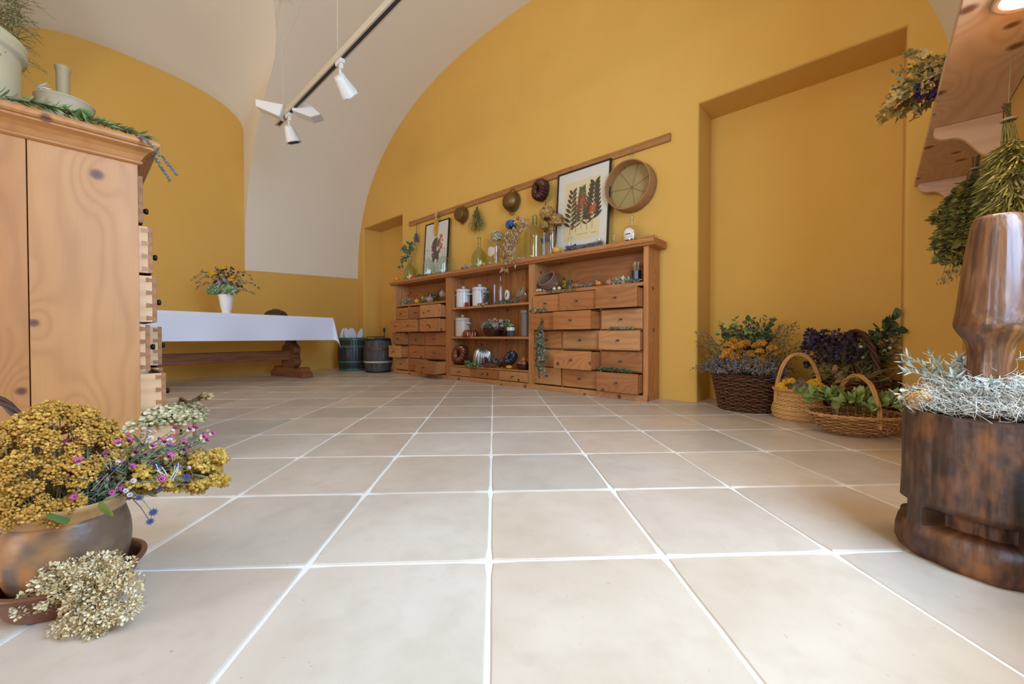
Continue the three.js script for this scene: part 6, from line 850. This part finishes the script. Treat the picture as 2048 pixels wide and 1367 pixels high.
  { const [t, s, l] = P('daisy_herbs', 'green leafy branches with small white daisies at the right of the rear basket', 'herbs', B3); for (let i = 0; i < 44; i++) { const b = V(rr(-0.02, 0.2), rr(0.1, 0.34), rr(-0.14, 0.0)); twig(s, l, arc(V(rr(0, 0.08), 0, 0), b, V(0, 0.02, 0)), { r: 0.0016, stem: C(0x4e4a28), n: 18, from: 0.3, leaf: i % 2 ? G.leafSmall : G.leaf, size: 0.03, cols: cols(0x5c5e34, 0x4a4c2a, 0x6a6238, 0x7a6a40, 0x4a5a30) }); } for (const e of [[0.2, 0.4, 0.03], [0.2, 0.34, 0.05], [0.16, 0.37, 0.0]]) twig(s, l, arc(V(0.05, 0.05, 0), V(...e), V(-0.03, 0.05, 0)), { r: 0.002, stem: C(0x3e3a20), n: 15, from: 0.35, leaf: G.leafWide, size: 0.055, cols: cols(0x3e4e2a, 0x4c5c34, 0x33411f) }); s.build('stems', t, 'stuff'); l.build('leaves', t, 'stuff'); const d = new MB(); for (let i = 0; i < 34; i++) d.add(G.daisy, pose(V(rr(0.02, 0.2), rr(0.14, 0.32), rr(-0.08, 0.04)), V(rr(-0.4, 0.4), 0.6, 1), rr(0.009, 0.014)), pick(cols(0xc8bc96, 0xb0a078, 0xd8d0b0)), 0.15); d.build('daisies', t, 'stuff'); }
  { const [t, s, l] = P('brown_leaves', 'curled brown green leaves at the front rim of the rear willow basket', 'dried leaves', B3); for (let i = 0; i < 90; i++) l.add(i % 2 ? G.leafWide : G.leaf, pose(V(rr(-0.18, 0.14), rr(0.02, 0.09), rr(0.02, 0.16)), rdir().add(V(0, 0.2, 0.8)), rr(0.035, 0.07)), pick(cols(0x8a7040, 0x7c6e3e, 0x6a6a38, 0x9c7c4c, 0x5a5a30)), 0.18); for (let i = 0; i < 30; i++) s.tube(arc(V(rr(-0.1, 0.1), 0.02, 0.1), V(rr(-0.2, 0.2), rr(0.05, 0.14), 0.2), jig(0.02)), 0.0014, 0.001, pick(STRAW)); s.build('stems', t, 'stuff'); l.build('leaves', t, 'stuff'); }
  { // leaves in the flat basket: each leaf a part
    const t = thing('bay_leaves', 'fresh looking green leaf branches filling the flat willow basket', 'leaves', [-0.065, 0.1, -2.74]), s = new MB();
    const vars = []; for (let k = 0; k < 8; k++) { const m = new MB(), g = leafG(0.36 + 0.07 * (k % 3), 0.2 + 0.3 * (k % 4), 0.3 + 0.1 * (k % 2), 6); m.add(g, new THREE.Matrix4(), pick(cols(0x7d9448, 0x92a65a, 0x6c863e, 0xa2a860, 0xac9a58, 0x748a44)), 0.12); vars.push(m.geo()); }
    for (let i = 0; i < 34; i++) { const b = V(rr(-0.27, 0.2), rr(0.03, 0.1), rr(-0.13, 0.14)); if (Math.abs(b.x) > 0.2) b.z *= 0.5; const a = V(b.x * 0.3, 0.01, b.z * 0.3 - 0.02), pts = arc(a, b, V(0, 0.03, 0)); s.tube(pts, 0.002, 0.0013, C(0x6a6432)); for (let k = 0; k < 6; k++) { const p = pts[2].clone().lerp(pts[4], k / 5), o = mesh('leaf', pick(vars), M.leafy, t); o.position.copy(p); o.quaternion.setFromUnitVectors(UP, b.clone().sub(a).normalize().add(rdir().multiplyScalar(0.9)).add(V(0, 0.35, 0.25)).normalize()); o.rotateY(rr(0, 6.28)); o.scale.setScalar(rr(0.045, 0.075)); } }
    s.build('twigs', t, 'stuff');
  }
}
// ---------- mortar filling, hanging bunches, shelf flowers ----------
R = rngOf(303);
{
  const t = thing('white_curry_plant', 'tangle of silvery white curly dried stems heaped in the wooden mortar', 'dried herbs', [0.188, 0.325, -1.378]), a = new MB(), b = new MB();
  const WH = cols(0xdcd4c2, 0xc8bfac, 0xb4a994, 0xe6dfd0, 0x9c8f78);
  for (let i = 0; i < 2000; i++) { const an = rr(0, 6.283), q = Math.sqrt(R()) * 0.125, p = V(Math.cos(an) * q, 0.005 + 0.075 * (1 - (q / 0.135) ** 2) * R() + 0.01, Math.sin(an) * q), d = V(rr(-1, 1), rr(-0.25, 0.7), rr(-1, 1)).normalize(), l = rr(0.018, 0.05), k = jig(0.014); a.tube(curve([p, p.clone().addScaledVector(d, l * 0.33).add(k), p.clone().addScaledVector(d, l * 0.66).add(V(k.z, k.x, -k.y)), p.clone().addScaledVector(d, l).add(V(-k.y, k.z, k.x))]).getPoints(6), rr(0.0006, 0.0011), 0.0004, pick(WH), 3); }
  a.build('curly_stems', t, 'stuff');
  for (let i = 0; i < 26; i++) { const p = V(rr(-0.05, 0.1), rr(0.05, 0.085), rr(-0.06, 0.08)); for (let k = 0; k < 7; k++) b.add(G.leafThin, pose(p.clone(), V(Math.cos(k * 0.9), rr(0.2, 0.9), Math.sin(k * 0.9)), rr(0.018, 0.034)), pick(cols(0xd2d8d4, 0xb8c0ba, 0xa8a894, 0xe0e4e0)), 0.12); } b.build('silver_leaves', t, 'stuff');
  const t2 = thing('silver_artemisia', 'feathery silver green sprigs standing at the far rim of the mortar', 'dried herbs', [0.15, 0.35, -1.45]), s2 = new MB(), l2 = new MB();
  for (let i = 0; i < 24; i++) { const e = V(rr(-0.1, 0.09), rr(0.05, 0.115), rr(-0.04, 0.05)); twig(s2, l2, arc(V(rr(-0.04, 0.04), -0.02, 0), e, V(0, 0.025, 0), 6), { r: 0.0013, stem: C(0xb8bcae), n: 22, from: 0.25, leaf: G.leafThin, size: 0.02, cols: cols(0xb8c4b8, 0xa4b0a2, 0xccd4ca, 0x93a092), fwd: 0.9, lift: 0.4 }); } s2.build('stems', t2, 'stuff'); l2.build('leaves', t2, 'stuff');
  const t3 = thing('beige_hydrangea', 'beige dried hydrangea head at the left rim of the wooden mortar', 'hydrangea', [0.085, 0.35, -1.345]); hydrangea(t3, 'flower_head', V(0, 0.005, 0), 0.028, cols(0xc8a06a, 0xb48a54, 0xd8b684), 130, 0.0075);
  const t4 = thing('rim_daisies', 'few tiny cream daisies hanging over the left edge of the mortar', 'dried flowers', [0.06, 0.335, -1.365]), d4 = new MB(), s4 = new MB(); for (let i = 0; i < 13; i++) { const p = V(rr(-0.02, 0.014), rr(-0.002, 0.035), rr(-0.02, 0.015)); s4.tube(arc(V(0.03, 0.005, 0), p), 0.0008, 0.0006, C(0x8a8a5a)); d4.add(G.daisy, pose(p, V(-0.2, 1, 0.6).add(jig(0.4)), rr(0.006, 0.009)), pick(cols(0xe6dcc0, 0xd4c498)), 0.1); } s4.build('stems', t4); d4.build('daisies', t4, 'stuff');
}
{
  const bunch = (n, label, p, o) => { const t = thing(n, label, 'dried herbs', p), s = new MB(), l = new MB(); for (let i = 0; i < o.n; i++) { const a = rr(0, 6.283), q = Math.sqrt(R()), b = V(Math.cos(a) * q * o.w + o.dx * q, -o.h * rr(0.45, 1), Math.sin(a) * q * o.d); if (b.x + p[0] > XR - 0.012) b.x = XR - 0.012 - p[0] - rr(0, 0.03); twig(s, l, arc(V(rr(-0.01, 0.01), 0, rr(-0.01, 0.01)), b, V(0, 0, 0), 6), o); } for (let i = 0; i < 8; i++) s.tube([V(rr(-0.01, 0.01), 0, rr(-0.01, 0.01)), V(rr(-0.012, 0.012), 0.06, rr(-0.012, 0.012))], 0.002, 0.002, C(0x5a4e2c)); s.build('stems', t, 'stuff'); l.build('leaves', t, 'stuff'); mesh('tie', (() => { const g = new THREE.TorusGeometry(0.014, 0.004, 8, 20); g.rotateX(Math.PI / 2); g.translate(0, 0.012, 0); return g; })(), M.string, t); mesh('cord', tubeG([[0, 0.01, 0], [0, o.cord * 0.5, 0], [0.004, o.cord, 0]], 0.0014, 6, 5), M.string, t); return t; };
  bunch('herb_bunch', 'bushy olive green herb bunch hanging under the wall shelf behind the front bracket', [0.295, 1.17, -2.46], { n: 110, w: 0.075, d: 0.09, dx: -0.045, h: 0.37, r: 0.0014, stem: C(0x5a5426), n2: 0, from: 0.2, leaf: G.leafSmall, size: 0.028, cols: cols(0x7a7230, 0x8c8038, 0x645e28, 0x9a8a42, 0x6e7034), cord: 0.16 });
  const w = thing('pale_umbels', 'pale drooping seed umbels dangling below the olive green bunch', 'dried herbs', [0.27, 0.85, -2.44]), ws = new MB(), wl = new MB(); for (let i = 0; i < 14; i++) { const b = V(rr(-0.07, 0.03), rr(-0.11, -0.04), rr(-0.05, 0.05)); ws.tube(arc(V(rr(-0.03, 0.01), 0.06, 0), b), 0.0012, 0.0009, C(0x8a7440)); for (let k = 0; k < 12; k++) wl.add(G.leafSmall, pose(b.clone().add(jig(0.014)), V(rr(-0.5, 0.5), -1, rr(-0.5, 0.5)), 0.016), pick(cols(0xa08a5a, 0xb09a6c, 0x8a7440)), 0.2); } ws.build('stems', w); wl.build('umbels', w, 'stuff');
  bunch('grass_bunch', 'large loose bunch of long grey green stalks hanging at the right edge above the pestle', [0.285, 1.13, -1.86], { n: 110, w: 0.04, d: 0.09, dx: 0.01, h: 0.3, r: 0.0012, stem: C(0x7a7038), from: 0.35, leaf: G.blade, size: 0.06, cols: cols(0x86803e, 0x989050, 0x706a32, 0xa8a064, 0x64642e), fwd: 1.6, cord: 0.2 });
  // make stems shorter leaves on top of that bunch
  const P = (n, l, c, p) => [thing(n, l, c, p), new MB(), new MB()];
  { const [t, s, l] = P('statice_sheaf', 'beige and violet dried flower sheaf lying on the wall shelf and leaning over its edge', 'dried flowers', [0.2, 1.365, -2.1]); for (let i = 0; i < 46; i++) { const a = V(rr(-0.02, 0.08), rr(0.0, 0.04), rr(-0.06, 0.12)), b = V(rr(-0.2, -0.04), rr(-0.02, 0.13), rr(-0.2, 0.16)); twig(s, l, arc(a, b, V(0, 0.03, 0)), { r: 0.0012, stem: pick(STRAW), n: 18, from: 0.35, leaf: i % 2 ? G.floret : G.leafSmall, size: 0.019, cols: cols(0xa8843c, 0xb8954e, 0x8a7438, 0x6a6a3c, 0xc4a468) }); } for (let i = 0; i < 12; i++) { const b = V(rr(-0.09, -0.05), rr(-0.005, 0.05), rr(0.02, 0.08)); for (let k = 0; k < 10; k++) l.add(G.floret, pose(b.clone().add(jig(0.012)), rdir(), 0.011), pick(cols(0x3e2456, 0x523270, 0x2c1a40)), 0.2); } for (let i = 0; i < 10; i++) l.add(G.leafWide, pose(V(rr(-0.17, -0.08), rr(0.0, 0.1), rr(-0.16, 0.12)), rdir(), rr(0.025, 0.04)), pick(cols(0x7a7c4c, 0x8e8a5a)), 0.15); s.build('stems', t, 'stuff'); l.build('florets', t, 'stuff'); }
}
renderer.render(scene, camera);
